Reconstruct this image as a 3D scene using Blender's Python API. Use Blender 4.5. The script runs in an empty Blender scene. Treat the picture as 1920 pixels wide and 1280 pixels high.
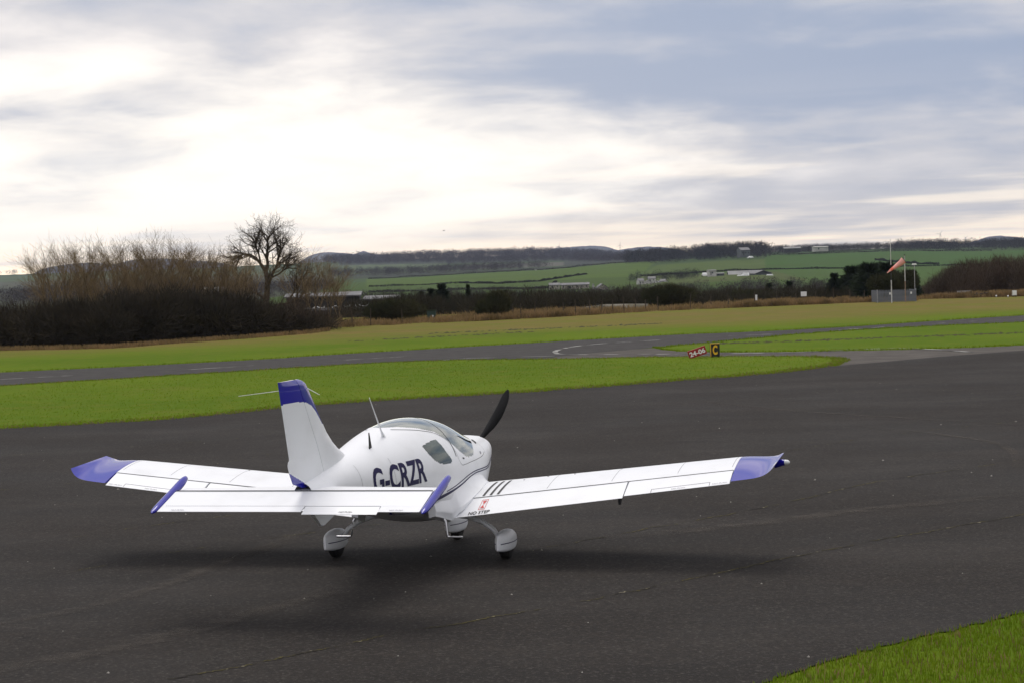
import bpy, bmesh, math, random
import numpy as np
from mathutils import Vector, Matrix

rng = np.random.default_rng(7)
random.seed(7)
R = math.radians
SC = bpy.context.scene
COL = SC.collection

# ------------------------------------------------------------------ camera
CAM_H, CAM_PITCH, CAM_ROLL, CAM_F = 3.35, 2.284, -1.9, 3600.0 / 1920.0
cam_data = bpy.data.cameras.new('camera')
cam_data.sensor_width = 36.0
cam_data.lens = 36.0 * CAM_F
cam_data.clip_start = 0.1
cam_data.clip_end = 30000.0
cam = bpy.data.objects.new('camera', cam_data)
COL.objects.link(cam)
cam.location = (0, 0, CAM_H)
cam.matrix_world = (Matrix.Translation((0, 0, CAM_H)) @ Matrix.Rotation(R(90 - CAM_PITCH), 4, 'X')
                    @ Matrix.Rotation(R(CAM_ROLL), 4, 'Z'))
SC.camera = cam

# ------------------------------------------------------------------ render settings
SC.render.engine = 'CYCLES'
SC.cycles.use_denoising = True
SC.cycles.max_bounces = 8
SC.cycles.transparent_max_bounces = 12
SC.cycles.volume_bounces = 1
SC.view_settings.view_transform = 'Standard'
SC.view_settings.look = 'None'
SC.view_settings.exposure = 0.0
SC.view_settings.gamma = 1.0
SC.view_settings.use_curve_mapping = False

# ------------------------------------------------------------------ sun and sky
SUN_AZ, SUN_EL = -14.0, 64.0          # degrees right of the view axis, above the horizon
sun_data = bpy.data.lights.new('sun', 'SUN')
sun_data.energy = 1.5
sun_data.angle = R(28)
sun_data.color = (1.0, 0.95, 0.88)
sun = bpy.data.objects.new('sun', sun_data)
COL.objects.link(sun)
sd = Vector((math.sin(R(SUN_AZ)) * math.cos(R(SUN_EL)), math.cos(R(SUN_AZ)) * math.cos(R(SUN_EL)), math.sin(R(SUN_EL))))
sun.rotation_euler = sd.to_track_quat('Z', 'Y').to_euler()


class NT:
    """tiny node-tree helper"""
    def __init__(self, tree):
        self.t = tree
        self.n = tree.nodes
        self.l = tree.links

    def put(self, typ, **kw):
        nd = self.n.new(typ)
        for k, v in kw.items():
            setattr(nd, k, v)
        return nd

    def link(self, a, b):
        self.l.new(a, b)

    def val(self, sock, v):
        if isinstance(v, (int, float)):
            sock.default_value = v
        elif isinstance(v, (tuple, list)):
            sock.default_value = tuple(v) if len(v) == len(sock.default_value) else tuple(v) + (1.0,)
        else:
            self.l.new(v, sock)

    def math(self, op, a, b=None, c=None, clamp=False):
        nd = self.put('ShaderNodeMath', operation=op, use_clamp=clamp)
        self.val(nd.inputs[0], a)
        if b is not None:
            self.val(nd.inputs[1], b)
        if c is not None:
            self.val(nd.inputs[2], c)
        return nd.outputs[0]

    def mix(self, fac, a, b, blend='MIX'):
        nd = self.put('ShaderNodeMix', data_type='RGBA', blend_type=blend)
        self.val(nd.inputs[0], fac)
        self.val(nd.inputs[6], a)
        self.val(nd.inputs[7], b)
        return nd.outputs[2]

    def ramp(self, x, lo, hi, a=0.0, b=1.0, smooth=True):
        nd = self.put('ShaderNodeMapRange', interpolation_type='SMOOTHSTEP' if smooth else 'LINEAR')
        self.val(nd.inputs[0], x)
        for i, v in zip((1, 2, 3, 4), (lo, hi, a, b)):
            nd.inputs[i].default_value = v
        return nd.outputs[0]

    def noise(self, vec, scale, detail=4.0, rough=0.55, dist=0.0):
        nd = self.put('ShaderNodeTexNoise')
        if vec is not None:
            self.l.new(vec, nd.inputs['Vector'])
        nd.inputs['Scale'].default_value = scale
        nd.inputs['Detail'].default_value = detail
        nd.inputs['Roughness'].default_value = rough
        nd.inputs['Distortion'].default_value = dist
        return nd.outputs['Fac']

    def sep(self, vec):
        nd = self.put('ShaderNodeSeparateXYZ')
        self.l.new(vec, nd.inputs[0])
        return nd.outputs

    def comb(self, x, y, z):
        nd = self.put('ShaderNodeCombineXYZ')
        for s, v in zip(nd.inputs, (x, y, z)):
            self.val(s, v)
        return nd.outputs[0]


world = bpy.data.worlds.new('World')
SC.world = world
world.use_nodes = True
world.node_tree.nodes.clear()
w = NT(world.node_tree)
sky = w.put('ShaderNodeTexSky', sky_type='NISHITA', sun_disc=False)
sky.sun_elevation = R(SUN_EL)
sky.sun_rotation = R(SUN_AZ)
sky.air_density = 1.0
sky.dust_density = 2.0
tc = w.put('ShaderNodeTexCoord')
dx, dy, dz = w.sep(tc.outputs['Generated'])
zc = w.math('MAXIMUM', dz, 0.0)
den = w.math('ADD', zc, 0.20)
az = w.math('ARCTAN2', dx, dy)                       # radians right of the view axis
u_ = w.math('DIVIDE', dx, den)
v_ = w.math('DIVIDE', dy, den)
lay = w.comb(w.math('MULTIPLY', u_, 0.80), v_, 3.7)
big = w.noise(lay, 1.45, 2.0, 0.5, 0.3)
mid = w.noise(w.comb(u_, v_, 9.1), 2.9, 6.0, 0.52, 0.3)
fine = w.noise(lay, 7.5, 7.0, 0.55, 0.3)


def bump(az0, el0, sa, se, inp_az=az, inp_el=dz):
    a = w.math('DIVIDE', w.math('SUBTRACT', inp_az, az0), sa)
    e = w.math('DIVIDE', w.math('SUBTRACT', inp_el, el0), se)
    q = w.math('ADD', w.math('MULTIPLY', a, a), w.math('MULTIPLY', e, e))
    return w.math('EXPONENT', w.math('MULTIPLY', q, -1.0))


def add(*xs):
    r = xs[0]
    for x in xs[1:]:
        r = w.math('ADD', r, x)
    return r


def mul(a, b):
    return w.math('MULTIPLY', a, b)


# an unbroken deck of lilac-grey stratocumulus, blue-grey where it is thick and creamy where it is thin
bank = bump(0.14, 0.090, 0.17, 0.040)
dens = add(mul(big, 0.50), mul(mid, 0.38), mul(fine, 0.12), mul(bank, 0.16))
light_c, grey_c, blue_c = (1.05, 0.99, 0.96), (0.70, 0.69, 0.725), (0.36, 0.43, 0.58)
deck = w.mix(w.ramp(dens, 0.38, 0.54), light_c, grey_c)
deck = w.mix(w.ramp(dens, 0.49, 0.66), deck, blue_c)
# a brighter dome overhead, as an overcast sky has
over = w.math('MULTIPLY_ADD', w.ramp(dz, 0.10, 0.9, 0, 1), 0.30, 1.0)
deck = w.mix(1.0, deck, w.comb(over, over, over), 'MULTIPLY')
# flat layers low down, lit cream along their edges
lowl = w.math('EXPONENT', mul(mul(zc, zc), -420.0))
flat = w.noise(w.comb(mul(az, 5.0), mul(dz, 62.0), 2.2), 1.0, 5.0, 0.5, 0.25)
flat_c = w.mix(w.ramp(flat, 0.38, 0.52), (1.15, 1.03, 0.88), (0.44, 0.48, 0.58))
cloud = w.mix(mul(lowl, 0.85), deck, flat_c)
# the gap round the hidden sun, low on the left
gx = w.math('DIVIDE', w.math('SUBTRACT', az, -0.155), 0.20)
gy = w.math('DIVIDE', w.math('SUBTRACT', dz, 0.040), 0.056)
gr = w.math('SQRT', add(mul(gx, gx), mul(gy, gy)))
gr = add(gr, mul(w.math('SUBTRACT', add(mul(big, 0.4), mul(mid, 0.6)), 0.5), 3.0))
sunny = w.ramp(gr, 0.25, 1.45, 1.0, 0.0)
cloud = w.mix(mul(sunny, 0.93), cloud, (1.32, 1.25, 1.14))
halo = bump(-0.16, 0.05, 0.34, 0.10)
cloud = w.mix(mul(halo, 0.16), cloud, (1.32, 1.20, 1.05))
# clear evening light right on the horizon
hor = w.math('EXPONENT', mul(zc, -120.0))
strip_n = w.ramp(w.noise(w.comb(mul(az, 8.0), mul(dz, 150.0), 1.3), 1.0, 5.0, 0.55, 0.3), 0.34, 0.55, 0.25, 1.0)
cloud = w.mix(mul(hor, mul(strip_n, 0.95)), cloud, (3.0, 2.35, 1.5))
gap = w.ramp(dens, 0.28, 0.42, 0.12, 0.03)
SKY_STRENGTH = 0.1
cl10 = w.mix(1.0, cloud, (1 / SKY_STRENGTH,) * 3, 'MULTIPLY')
col = w.mix(gap, cl10, sky.outputs[0])
bg = w.put('ShaderNodeBackground')
w.link(col, bg.inputs['Color'])
bg.inputs['Strength'].default_value = SKY_STRENGTH
wo = w.put('ShaderNodeOutputWorld')
w.link(bg.outputs[0], wo.inputs['Surface'])


# ------------------------------------------------------------------ helpers
def W(px, py, depth):
    """photo pixel (1920 x 1280) and distance ahead -> world point; used to survey the place"""
    r = R(CAM_ROLL)
    du, dv = px - 960.0, py - 640.0
    u = du * math.cos(r) + dv * math.sin(r)
    v = -du * math.sin(r) + dv * math.cos(r)
    t = R(CAM_PITCH)
    f = 3600.0
    F = f * math.cos(t) - v * math.sin(t)
    U = -f * math.sin(t) - v * math.cos(t)
    k = depth / F
    return np.array([u * k, depth, CAM_H + U * k])


def G(px, py, z=0.0):
    """photo pixel -> point on level ground"""
    a = W(px, py, 100.0)
    k = (z - CAM_H) / (a[2] - CAM_H)
    return np.array([a[0] * k, 100.0 * k, z])


def mat(name, color, rough=0.6, spec=0.5, metal=0.0, coat=0.0, **kw):
    m = bpy.data.materials.new(name)
    m.use_nodes = True
    b = m.node_tree.nodes['Principled BSDF']
    b.inputs['Base Color'].default_value = tuple(color) + (1.0,)
    b.inputs['Roughness'].default_value = rough
    b.inputs['Specular IOR Level'].default_value = spec
    b.inputs['Metallic'].default_value = metal
    b.inputs['Coat Weight'].default_value = coat
    b.inputs['Coat Roughness'].default_value = 0.06
    return m


def noisy(name, c1, c2, scale=5.0, rough=0.85, spec=0.2, detail=5.0, lo=0.35, hi=0.65, coord='Object', bumpy=0.0, bump_scale=None, coat=0.0):
    m = mat(name, c1, rough, spec, coat=coat)
    t = NT(m.node_tree)
    b = m.node_tree.nodes['Principled BSDF']
    tcn = t.put('ShaderNodeTexCoord')
    vec = tcn.outputs[coord]
    if coord == 'World':
        pass
    n = t.noise(vec, scale, detail)
    t.link(t.mix(t.ramp(n, lo, hi), c1, c2), b.inputs['Base Color'])
    if bumpy:
        bn = t.put('ShaderNodeBump')
        bn.inputs['Strength'].default_value = bumpy
        bn.inputs['Distance'].default_value = 0.02
        t.link(t.noise(vec, bump_scale or scale * 3, 4.0), bn.inputs['Height'])
        t.link(bn.outputs[0], b.inputs['Normal'])
    return m


def link(o, parent=None):
    COL.objects.link(o)
    if parent is not None:
        o.parent = parent
    return o


def tag(o, label=None, cat=None, group=None, kind=None):
    if label:
        o['label'] = label
    if cat:
        o['category'] = cat
    if group:
        o['group'] = group
    if kind:
        o['kind'] = kind
    return o


def empty(name, loc=(0, 0, 0), rz=0.0):
    o = bpy.data.objects.new(name, None)
    COL.objects.link(o)
    o.location = loc
    o.rotation_euler = (0, 0, rz)
    o.empty_display_size = 0.2
    return o


def mesh(name, V, F, m, parent=None, smooth=False, mats=None):
    """one mesh object from arrays; F is an (n,3) or (n,4) array or a list of such"""
    me = bpy.data.meshes.new(name)
    V = np.asarray(V, float).reshape(-1, 3)
    Fs = F if isinstance(F, list) else [F]
    Fs = [np.asarray(f, np.int64) for f in Fs if len(f)]
    if all(f.ndim == 2 for f in Fs):
        nl = sum(f.size for f in Fs)
        npoly = sum(len(f) for f in Fs)
        me.vertices.add(len(V))
        me.vertices.foreach_set('co', V.astype(np.float32).ravel())
        me.loops.add(nl)
        me.loops.foreach_set('vertex_index', np.concatenate([f.ravel() for f in Fs]).astype(np.int32))
        me.polygons.add(npoly)
        tot = np.concatenate([np.full(len(f), f.shape[1]) for f in Fs])
        st = np.concatenate([[0], np.cumsum(tot)[:-1]])
        me.polygons.foreach_set('loop_start', st.astype(np.int32))
        me.update(calc_edges=True)
    else:
        me.from_pydata([tuple(v) for v in V], [], [list(map(int, f)) for f in F])
    if smooth:
        me.polygons.foreach_set('use_smooth', np.ones(len(me.polygons), bool))
    me.materials.append(m)
    o = bpy.data.objects.new(name, me)
    return link(o, parent)


class MB:
    """collects boxes, tubes and lofts that belong to one mesh"""
    def __init__(self):
        self.V, self.F, self.n = [], [], 0

    def add(self, V, F):
        self.V += [tuple(map(float, v)) for v in V]
        self.F += [tuple(i + self.n for i in f) for f in F]
        self.n = len(self.V)
        return self

    def box(self, x0, x1, y0, y1, z0, z1):
        V = [(x, y, z) for z in (z0, z1) for y in (y0, y1) for x in (x0, x1)]
        return self.add(V, [(0, 2, 3, 1), (4, 5, 7, 6), (0, 1, 5, 4), (2, 6, 7, 3), (0, 4, 6, 2), (1, 3, 7, 5)])

    def tube(self, pts, rad, n=8, cap=True):
        pts = [Vector(p) for p in pts]
        rads = rad if isinstance(rad, (list, tuple)) else [rad] * len(pts)
        V, F = [], []
        for i, p in enumerate(pts):
            d = (pts[min(i + 1, len(pts) - 1)] - pts[max(i - 1, 0)]).normalized()
            a = d.orthogonal().normalized() if abs(d.z) > 0.95 else d.cross(Vector((0, 0, 1))).normalized()
            b = d.cross(a)
            for k in range(n):
                t = 2 * math.pi * k / n
                V.append(p + a * math.cos(t) * rads[i] + b * math.sin(t) * rads[i])
        for i in range(len(pts) - 1):
            for k in range(n):
                F.append((i * n + k, i * n + (k + 1) % n, (i + 1) * n + (k + 1) % n, (i + 1) * n + k))
        if cap:
            F.append(tuple(range(n))[::-1])
            F.append(tuple((len(pts) - 1) * n + k for k in range(n)))
        return self.add(V, F)

    def loft(self, loops, cap=True, closed=True):
        n = len(loops[0])
        V, F = [], []
        for lp in loops:
            V += [tuple(q) for q in lp]
        kk = n if closed else n - 1
        for i in range(len(loops) - 1):
            for k in range(kk):
                F.append((i * n + k, i * n + (k + 1) % n, (i + 1) * n + (k + 1) % n, (i + 1) * n + k))
        if cap:
            F.append(tuple(range(n))[::-1])
            F.append(tuple((len(loops) - 1) * n + k for k in range(n)))
        return self.add(V, F)

    def build(self, name, m, parent=None, smooth=False, sharp=None):
        me = bpy.data.meshes.new(name)
        me.from_pydata(self.V, [], self.F)
        bm = bmesh.new()
        bm.from_mesh(me)
        bmesh.ops.recalc_face_normals(bm, faces=bm.faces)
        bm.to_mesh(me)
        bm.free()
        if smooth:
            me.polygons.foreach_set('use_smooth', np.ones(len(me.polygons), bool))
            if sharp:
                me.set_sharp_from_angle(angle=R(sharp))
        me.materials.append(m)
        o = bpy.data.objects.new(name, me)
        return link(o, parent)


def interp(xs, ys, x):
    """smooth cubic interpolation through a table"""
    xs, ys = np.asarray(xs, float), np.asarray(ys, float)
    x = np.asarray(x, float)
    m_ = np.gradient(ys, xs)
    i = np.clip(np.searchsorted(xs, x) - 1, 0, len(xs) - 2)
    h = xs[i + 1] - xs[i]
    t = np.clip((x - xs[i]) / h, 0, 1)
    return ((2 * t**3 - 3 * t * t + 1) * ys[i] + (t**3 - 2 * t * t + t) * h * m_[i]
            + (-2 * t**3 + 3 * t * t) * ys[i + 1] + (t**3 - t * t) * h * m_[i + 1])


def in_poly(x, y, P):
    x, y = np.asarray(x), np.asarray(y)
    r = np.zeros(np.broadcast(x, y).shape, bool)
    n = len(P)
    for i in range(n):
        (x0, y0), (x1, y1) = P[i], P[(i + 1) % n]
        c = (y0 > y) != (y1 > y)
        with np.errstate(divide='ignore', invalid='ignore'):
            xi = (x1 - x0) * (y - y0) / ((y1 - y0) if y1 != y0 else 1e-12) + x0
        r ^= c & (x < xi)
    return r


def text_mesh(body, bold=0.0, step=None):
    """2D triangles of a piece of lettering, scaled to the unit box; step cuts it finer so that it can wrap a curved skin"""
    cu = bpy.data.curves.new('lettering', 'FONT')
    cu.body = body
    cu.offset = bold
    cu.resolution_u = 4
    ob = bpy.data.objects.new('lettering', cu)
    COL.objects.link(ob)
    bpy.context.view_layer.update()
    me = bpy.data.meshes.new_from_object(ob.evaluated_get(bpy.context.evaluated_depsgraph_get()))
    bpy.data.objects.remove(ob)
    bpy.data.curves.remove(cu)
    bm = bmesh.new()
    bm.from_mesh(me)
    bpy.data.meshes.remove(me)
    xs = [v.co.x for v in bm.verts]
    ys = [v.co.y for v in bm.verts]
    x0, x1, y0, y1 = min(xs), max(xs), min(ys), max(ys)
    for v in bm.verts:
        v.co = ((v.co.x - x0) / (x1 - x0), (v.co.y - y0) / (y1 - y0), 0)
    if step:
        for ax in (0, 1):
            k = step[ax]
            q = k
            while q < 1:
                no = (1, 0, 0) if ax == 0 else (0, 1, 0)
                bmesh.ops.bisect_plane(bm, geom=bm.verts[:] + bm.edges[:] + bm.faces[:], plane_co=Vector(no) * q, plane_no=no)
                q += k
    bmesh.ops.triangulate(bm, faces=bm.faces)
    bm.verts.index_update()
    V = np.array([v.co[:] for v in bm.verts])
    F = [tuple(v.index for v in f.verts) for f in bm.faces]
    bm.free()
    return V[:, :2], F
# ------------------------------------------------------------------ terrain
def horizon_y(px):
    return 496.43 - (px - 960.0) * math.tan(R(1.9))


# height of the land, given as photo-pixel offsets from the horizon at (column, distance)
TC = np.array([-600, 0, 350, 700, 1000, 1200, 1400, 1650, 1850, 2500], float)
TD = np.array([135, 160, 220, 320, 480, 700, 1000, 1400, 1900, 2600, 3600, 8000], float)
TE_ = np.array([
    # 135  160  220  320  480  700 1000 1400 1900 2600 3600 8000
    [None, None, -120, -88, -55, -36, -20, -6, 4, 10, 8, 3],
    [None, None, -120, -88, -55, -36, -20, -6, 4, 12, 8, 3],
    [None, None, -120, -88, -55, -36, -22, -8, 3, 13, 9, 3],
    [None, None, -120, -88, -58, -40, -29, -17, -4, 17, 10, 3],
    [None, None, -120, -88, -58, -40, -25, -12, -5, 17, 10, 3],
    [None, None, -120, -88, -58, -38, -20, -3, 0, 3, 2, 1],
    [None, None, -120, -85, -52, -34, -20, 4, 8, 8, 5, 2],
    [None, None, -120, -85, -60, -45, -22, 4, 7, 6, 4, 2],
    [None, None, -120, -85, -60, -45, -24, -1, 5, 5, 4, 2],
    [None, None, -120, -85, -60, -45, -24, -1, 5, 5, 4, 2]], dtype=object)
TZ = np.zeros(TE_.shape)
for i in range(TE_.shape[0]):
    for j in range(TE_.shape[1]):
        e_ = TE_[i, j]
        TZ[i, j] = {0: 0.0, 1: -1.3}[j] if e_ is None else CAM_H + e_ * TD[j] / 3600.0


def land_z(x, y):
    """height of the land at world x, y"""
    x, y = np.asarray(x, float), np.asarray(y, float)
    D = np.hypot(x, y)
    az_ = np.arctan2(x, y)
    px = 960 + 3600 * np.tan(np.clip(az_, -1.2, 1.2))
    px = np.clip(px, TC[0], TC[-1])
    d_ = np.maximum(np.where(np.abs(az_) < 1.2, y, D), 1.0)
    ld, LD = np.log(np.clip(d_, TD[0], TD[-1])), np.log(TD)
    j = np.clip(np.searchsorted(LD, ld) - 1, 0, len(LD) - 2)
    t = (ld - LD[j]) / (LD[j + 1] - LD[j])
    i = np.clip(np.searchsorted(TC, px) - 1, 0, len(TC) - 2)
    s = (px - TC[i]) / (TC[i + 1] - TC[i])
    s = s * s * (3 - 2 * s)
    z = (TZ[i, j] * (1 - s) + TZ[i + 1, j] * s) * (1 - t) + (TZ[i, j + 1] * (1 - s) + TZ[i + 1, j + 1] * s) * t
    return np.where(d_ < TD[0], 0.0, z)


def at_land(px, depth):
    p = W(px, horizon_y(px), depth)
    return np.array([p[0], p[1], float(land_z(p[0], p[1]))])


azs = np.unique(np.concatenate([np.linspace(-math.pi, -.35, 60), np.linspace(-.35, .35, 620), np.linspace(.35, math.pi, 60)]))
rds = np.concatenate([[0.0], np.geomspace(2, 90, 50), np.linspace(92, 240, 70), np.geomspace(244, 3600, 190), np.geomspace(3700, 7400, 24)])
AZ, RD = np.meshgrid(azs, rds, indexing='ij')
secd = np.where(np.abs(AZ) < 1.2, 1 / np.cos(np.clip(AZ, -1.2, 1.2)), 1 / math.cos(1.2))
RR_ = RD * np.minimum(secd, 1.02)
TX, TY = RR_ * np.sin(AZ), RR_ * np.cos(AZ)
TZZ = land_z(TX, TY)
nu_ = rng.normal(0, 1, TX.shape)
rough_amp = np.interp(RD, [0, 130, 400, 3000], [0, 0, .06, .35])
TZZ = TZZ + nu_ * rough_amp * .35
na, nr = len(azs), len(rds)
ii, jj = np.meshgrid(np.arange(na - 1), np.arange(nr - 1), indexing='ij')
Fq = np.stack([ii * nr + jj, (ii + 1) * nr + jj, (ii + 1) * nr + jj + 1, ii * nr + jj + 1], -1).reshape(-1, 4)

# what grows where beyond the airfield: (columns and distances of a field, colour of its crop)
PXg = 960 + 3600 * np.tan(np.clip(AZ, -1.2, 1.2))
Cg = np.zeros(TX.shape + (4,))
Cg[..., :3] = (.055, .098, .022)
Cg[..., 3] = 1
def field(poly, c):
    m_ = in_poly(PXg, RD, poly) & (np.abs(AZ) < 1.2)
    Cg[m_, :3] = c
field([(-9000, 1150), (9000, 1150), (9000, 9000), (-9000, 9000)], (.050, .085, .034))
field([(-9000, 136), (9000, 136), (9000, 430), (-9000, 430)], (.060, .058, .030))
field([(-400, 430), (420, 430), (600, 700), (640, 1150), (-400, 1150)], (.050, .050, .046))
field([(-400, 1150), (620, 1150), (640, 1600), (-400, 1600)], (.10, .10, .085))
field([(-400, 1600), (640, 1600), (640, 2400), (-400, 2400)], (.095, .125, .075))
field([(640, 1650), (860, 1650), (840, 2150), (640, 2250)], (.115, .150, .085))
field([(640, 1400), (1240, 1400), (1230, 1650), (640, 1650)], (.045, .048, .045))
field([(860, 1750), (1080, 1750), (1060, 2050), (880, 2050)], (.13, .12, .11))
field([(1060, 1650), (1240, 1480), (1240, 2700), (640, 2700), (640, 2250), (860, 2150), (1060, 2100)], (.050, .052, .055))
field([(690, 620), (1200, 560), (1200, 800), (690, 860)], (.058, .098, .022))
field([(690, 860), (1200, 800), (1240, 1400), (690, 1330)], (.078, .128, .024))
field([(1200, 560), (1520, 560), (1520, 780), (1200, 800)], (.082, .105, .036))
field([(1200, 800), (1440, 860), (1440, 1200), (1240, 1200)], (.078, .118, .030))
field([(1440, 860), (2000, 900), (2000, 1330), (1440, 1330)], (.046, .106, .020))
field([(1520, 560), (2000, 560), (2000, 900), (1440, 860)], (.058, .112, .024))
me_cols = Cg.reshape(-1, 4)

M_LAND = mat('farmland_and_turf', (.1, .1, .1), 0.97, 0.02)
t = NT(M_LAND.node_tree)
bs = M_LAND.node_tree.nodes['Principled BSDF']
geo = t.put('ShaderNodeNewGeometry')
pos = geo.outputs['Position']
px_, py_, pz_ = t.sep(pos)
att = t.put('ShaderNodeVertexColor', layer_name='crop')
n1 = t.noise(pos, 0.09, 5.0, 0.6)
n2 = t.noise(pos, 1.3, 4.0, 0.6)
n3 = t.noise(pos, 14.0, 3.0, 0.6)
green = t.mix(t.ramp(n1, .35, .65), (.078, .130, .010), (.102, .152, .012))
green = t.mix(t.ramp(n2, .42, .75, 0, .6), green, (.135, .148, .020))
green = t.mix(t.ramp(t.noise(pos, .35, 4.0, .6, .4), .56, .74, 0, .55), green, (.140, .130, .030))
green = t.mix(t.ramp(n3, .3, .8, 0, .3), green, (.055, .092, .008))
# rough unmown turf beyond the runway: russet and straw
tan = t.mix(t.ramp(t.noise(pos, 0.5, 5.0, .6), .35, .68), (.168, .122, .044), (.132, .116, .034))
wob = t.math('MULTIPLY', t.math('SUBTRACT', t.noise(pos, 0.06, 3.0), 0.5), 14.0)
edge = t.math('ADD', t.math('SUBTRACT', py_, t.math('MULTIPLY', px_, 0.30)), wob)
turf = t.mix(t.ramp(edge, 88.0, 101.0, 0.0, 0.9), green, tan)
stretch = t.put('ShaderNodeMapping')
stretch.inputs['Scale'].default_value = (0.05, 0.35, 0.3)
t.link(pos, stretch.inputs['Vector'])
band = t.ramp(t.noise(stretch.outputs[0], 1.0, 3.0), .42, .60, 0, .55)
turf = t.mix(t.math('MULTIPLY', band, t.ramp(edge, 84, 96)), turf, (.120, .136, .022))
cn = t.noise(pos, 0.02, 6.0, 0.6)
crop = t.mix(t.ramp(cn, .3, .7, 0.0, 0.45), att.outputs['Color'], (.055, .072, .026))
crop = t.mix(0.22, crop, (.060, .066, .040))
allc = t.mix(t.ramp(py_, 134.0, 142.0), turf, crop)
t.link(allc, bs.inputs['Base Color'])
bn = t.put('ShaderNodeBump')
bn.inputs['Strength'].default_value = 0.6
bn.inputs['Distance'].default_value = 0.05
t.link(t.noise(pos, 9.0, 5.0, 0.7), bn.inputs['Height'])
t.link(bn.outputs[0], bs.inputs['Normal'])

ground = mesh('ground', np.stack([TX, TY, TZZ], -1), Fq, M_LAND, None, True)
ca_ = ground.data.color_attributes.new('crop', 'FLOAT_COLOR', 'POINT')
ca_.data.foreach_set('color', me_cols.astype(np.float32).ravel())
tag(ground, 'airfield turf running out into green farmland and low hills', kind='structure')

# blue hills far away
M_HILL = noisy('far_heather_hill', (.075, .078, .085), (.10, .105, .10), 0.002, 0.95, 0.1, coord='Object')


def far_hill(name, prof, depth, label, deep=900):
    prof = np.array(prof, float)
    pxs = np.linspace(prof[0, 0], prof[-1, 0], 140)
    ys = interp(prof[:, 0], prof[:, 1], pxs) + rng.normal(0, .25, len(pxs))
    V = []
    rowf = [(-deep, -.05), (-deep * .6, .35), (-deep * .25, .8), (0, 1.0), (deep * .5, .6), (deep, -.05)]
    for dd, h_ in rowf:
        for a, b in zip(pxs, ys):
            p = W(a, b, depth)
            k = (depth + dd) / depth
            zb_ = 0.0
            V.append((p[0] * k, depth + dd, zb_ + (p[2] - zb_) * h_))
    n = len(pxs)
    F = [(r * n + i, r * n + i + 1, (r + 1) * n + i + 1, (r + 1) * n + i) for r in range(len(rowf) - 1) for i in range(n - 1)]
    o = mesh(name, V, np.array(F), M_HILL, None, True)
    return tag(o, label, kind='structure')


far_hill('hill', [(960, 489), (1010, 478), (1035, 467), (1065, 464), (1100, 461.5), (1135, 463), (1160, 469), (1180, 466), (1210, 463), (1235, 463.5), (1262, 467), (1300, 477), (1340, 484)], 6200, 'long blue hill on the horizon behind two turbines')
far_hill('hill', [(1740, 468), (1790, 459), (1830, 452), (1850, 445), (1868, 442.5), (1890, 443.5), (1930, 447), (1990, 452), (2060, 458), (2150, 466)], 5600, 'blue rounded hill rising at the far right edge')
far_hill('hill', [(540, 509), (570, 486), (590, 477), (610, 473.5), (640, 474.5), (668, 476), (682, 471), (694, 475), (720, 478), (760, 484), (800, 500)], 6400, 'faint pale hill with a small peak behind the big bare tree')
far_hill('hill', [(40, 526), (80, 505), (120, 497), (170, 493), (215, 495), (250, 488), (300, 485), (360, 489), (420, 494), (470, 511)], 6800, 'pale blue hill showing through the thin bare trees', 700)

# ------------------------------------------------------------------ paved surfaces
M_ASPH = mat('worn_apron_asphalt', (.04, .038, .036), 0.9, 0.12)
t = NT(M_ASPH.node_tree)
bs = M_ASPH.node_tree.nodes['Principled BSDF']
geo = t.put('ShaderNodeNewGeometry')
pos = geo.outputs['Position']
st = t.put('ShaderNodeMapping')
st.inputs['Rotation'].default_value = (0, 0, R(-32))
st.inputs['Scale'].default_value = (0.10, 0.55, 1)
t.link(pos, st.inputs['Vector'])
lane = t.noise(st.outputs[0], 1.0, 4.0, 0.6)
bigs = t.noise(pos, 0.22, 5.0, 0.6)
grit = t.noise(pos, 26.0, 3.0, 0.75)
grit2 = t.put('ShaderNodeTexVoronoi')
grit2.inputs['Scale'].default_value = 26.0
t.link(pos, grit2.inputs['Vector'])
c = t.mix(t.ramp(lane, .32, .68), (.0150, .0130, .0115), (.0310, .0262, .0224))
c = t.mix(t.ramp(bigs, .35, .7, 0, .6), c, (.027, .0225, .0195))
c = t.mix(t.ramp(t.noise(pos, .75, 3.0, .55, .6), .64, .74, 0, .55), c, (.012, .011, .010))
mott = t.noise(pos, 5.5, 4.0, 0.65)
c = t.mix(t.ramp(mott, .40, .68, .45, 0), c, (.015, .0138, .013))
c = t.mix(t.ramp(grit, .52, .72, 0, .75), c, (.075, .068, .060))
c = t.mix(t.ramp(grit, .28, .46, .8, 0), c, (.008, .0075, .007))
stone = t.ramp(grit2.outputs['Distance'], .05, .16, .6, 0)
c = t.mix(t.math('MULTIPLY', stone, t.ramp(t.noise(pos, 5.0, 3.0), .55, .7)), c, (.13, .122, .11))
t.link(c, bs.inputs['Base Color'])
t.link(t.ramp(bigs, .3, .7, .80, .95), bs.inputs['Roughness'])
bn = t.put('ShaderNodeBump')
bn.inputs['Strength'].default_value = 0.55
bn.inputs['Distance'].default_value = 0.012
t.link(t.math('ADD', grit, t.math('MULTIPLY', t.noise(pos, 150.0, 2.0), .6)), bn.inputs['Height'])
t.link(bn.outputs[0], bs.inputs['Normal'])

M_RWY = noisy('runway_asphalt', (.036, .033, .032), (.052, .049, .046), 1.6, 0.9, 0.12, 6.0, .3, .7, coord='Object', bumpy=.3, bump_scale=40)
M_TAXI = noisy('pale_taxiway_asphalt', (.064, .057, .051), (.090, .081, .071), 1.1, 0.9, 0.12, 6.0, .3, .7, coord='Object', bumpy=.3, bump_scale=40)
M_PAINT = noisy('worn_white_line_paint', (.32, .32, .30), (.065, .060, .057), 1.3, 0.8, 0.1, 6.0, .40, .56)


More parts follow.
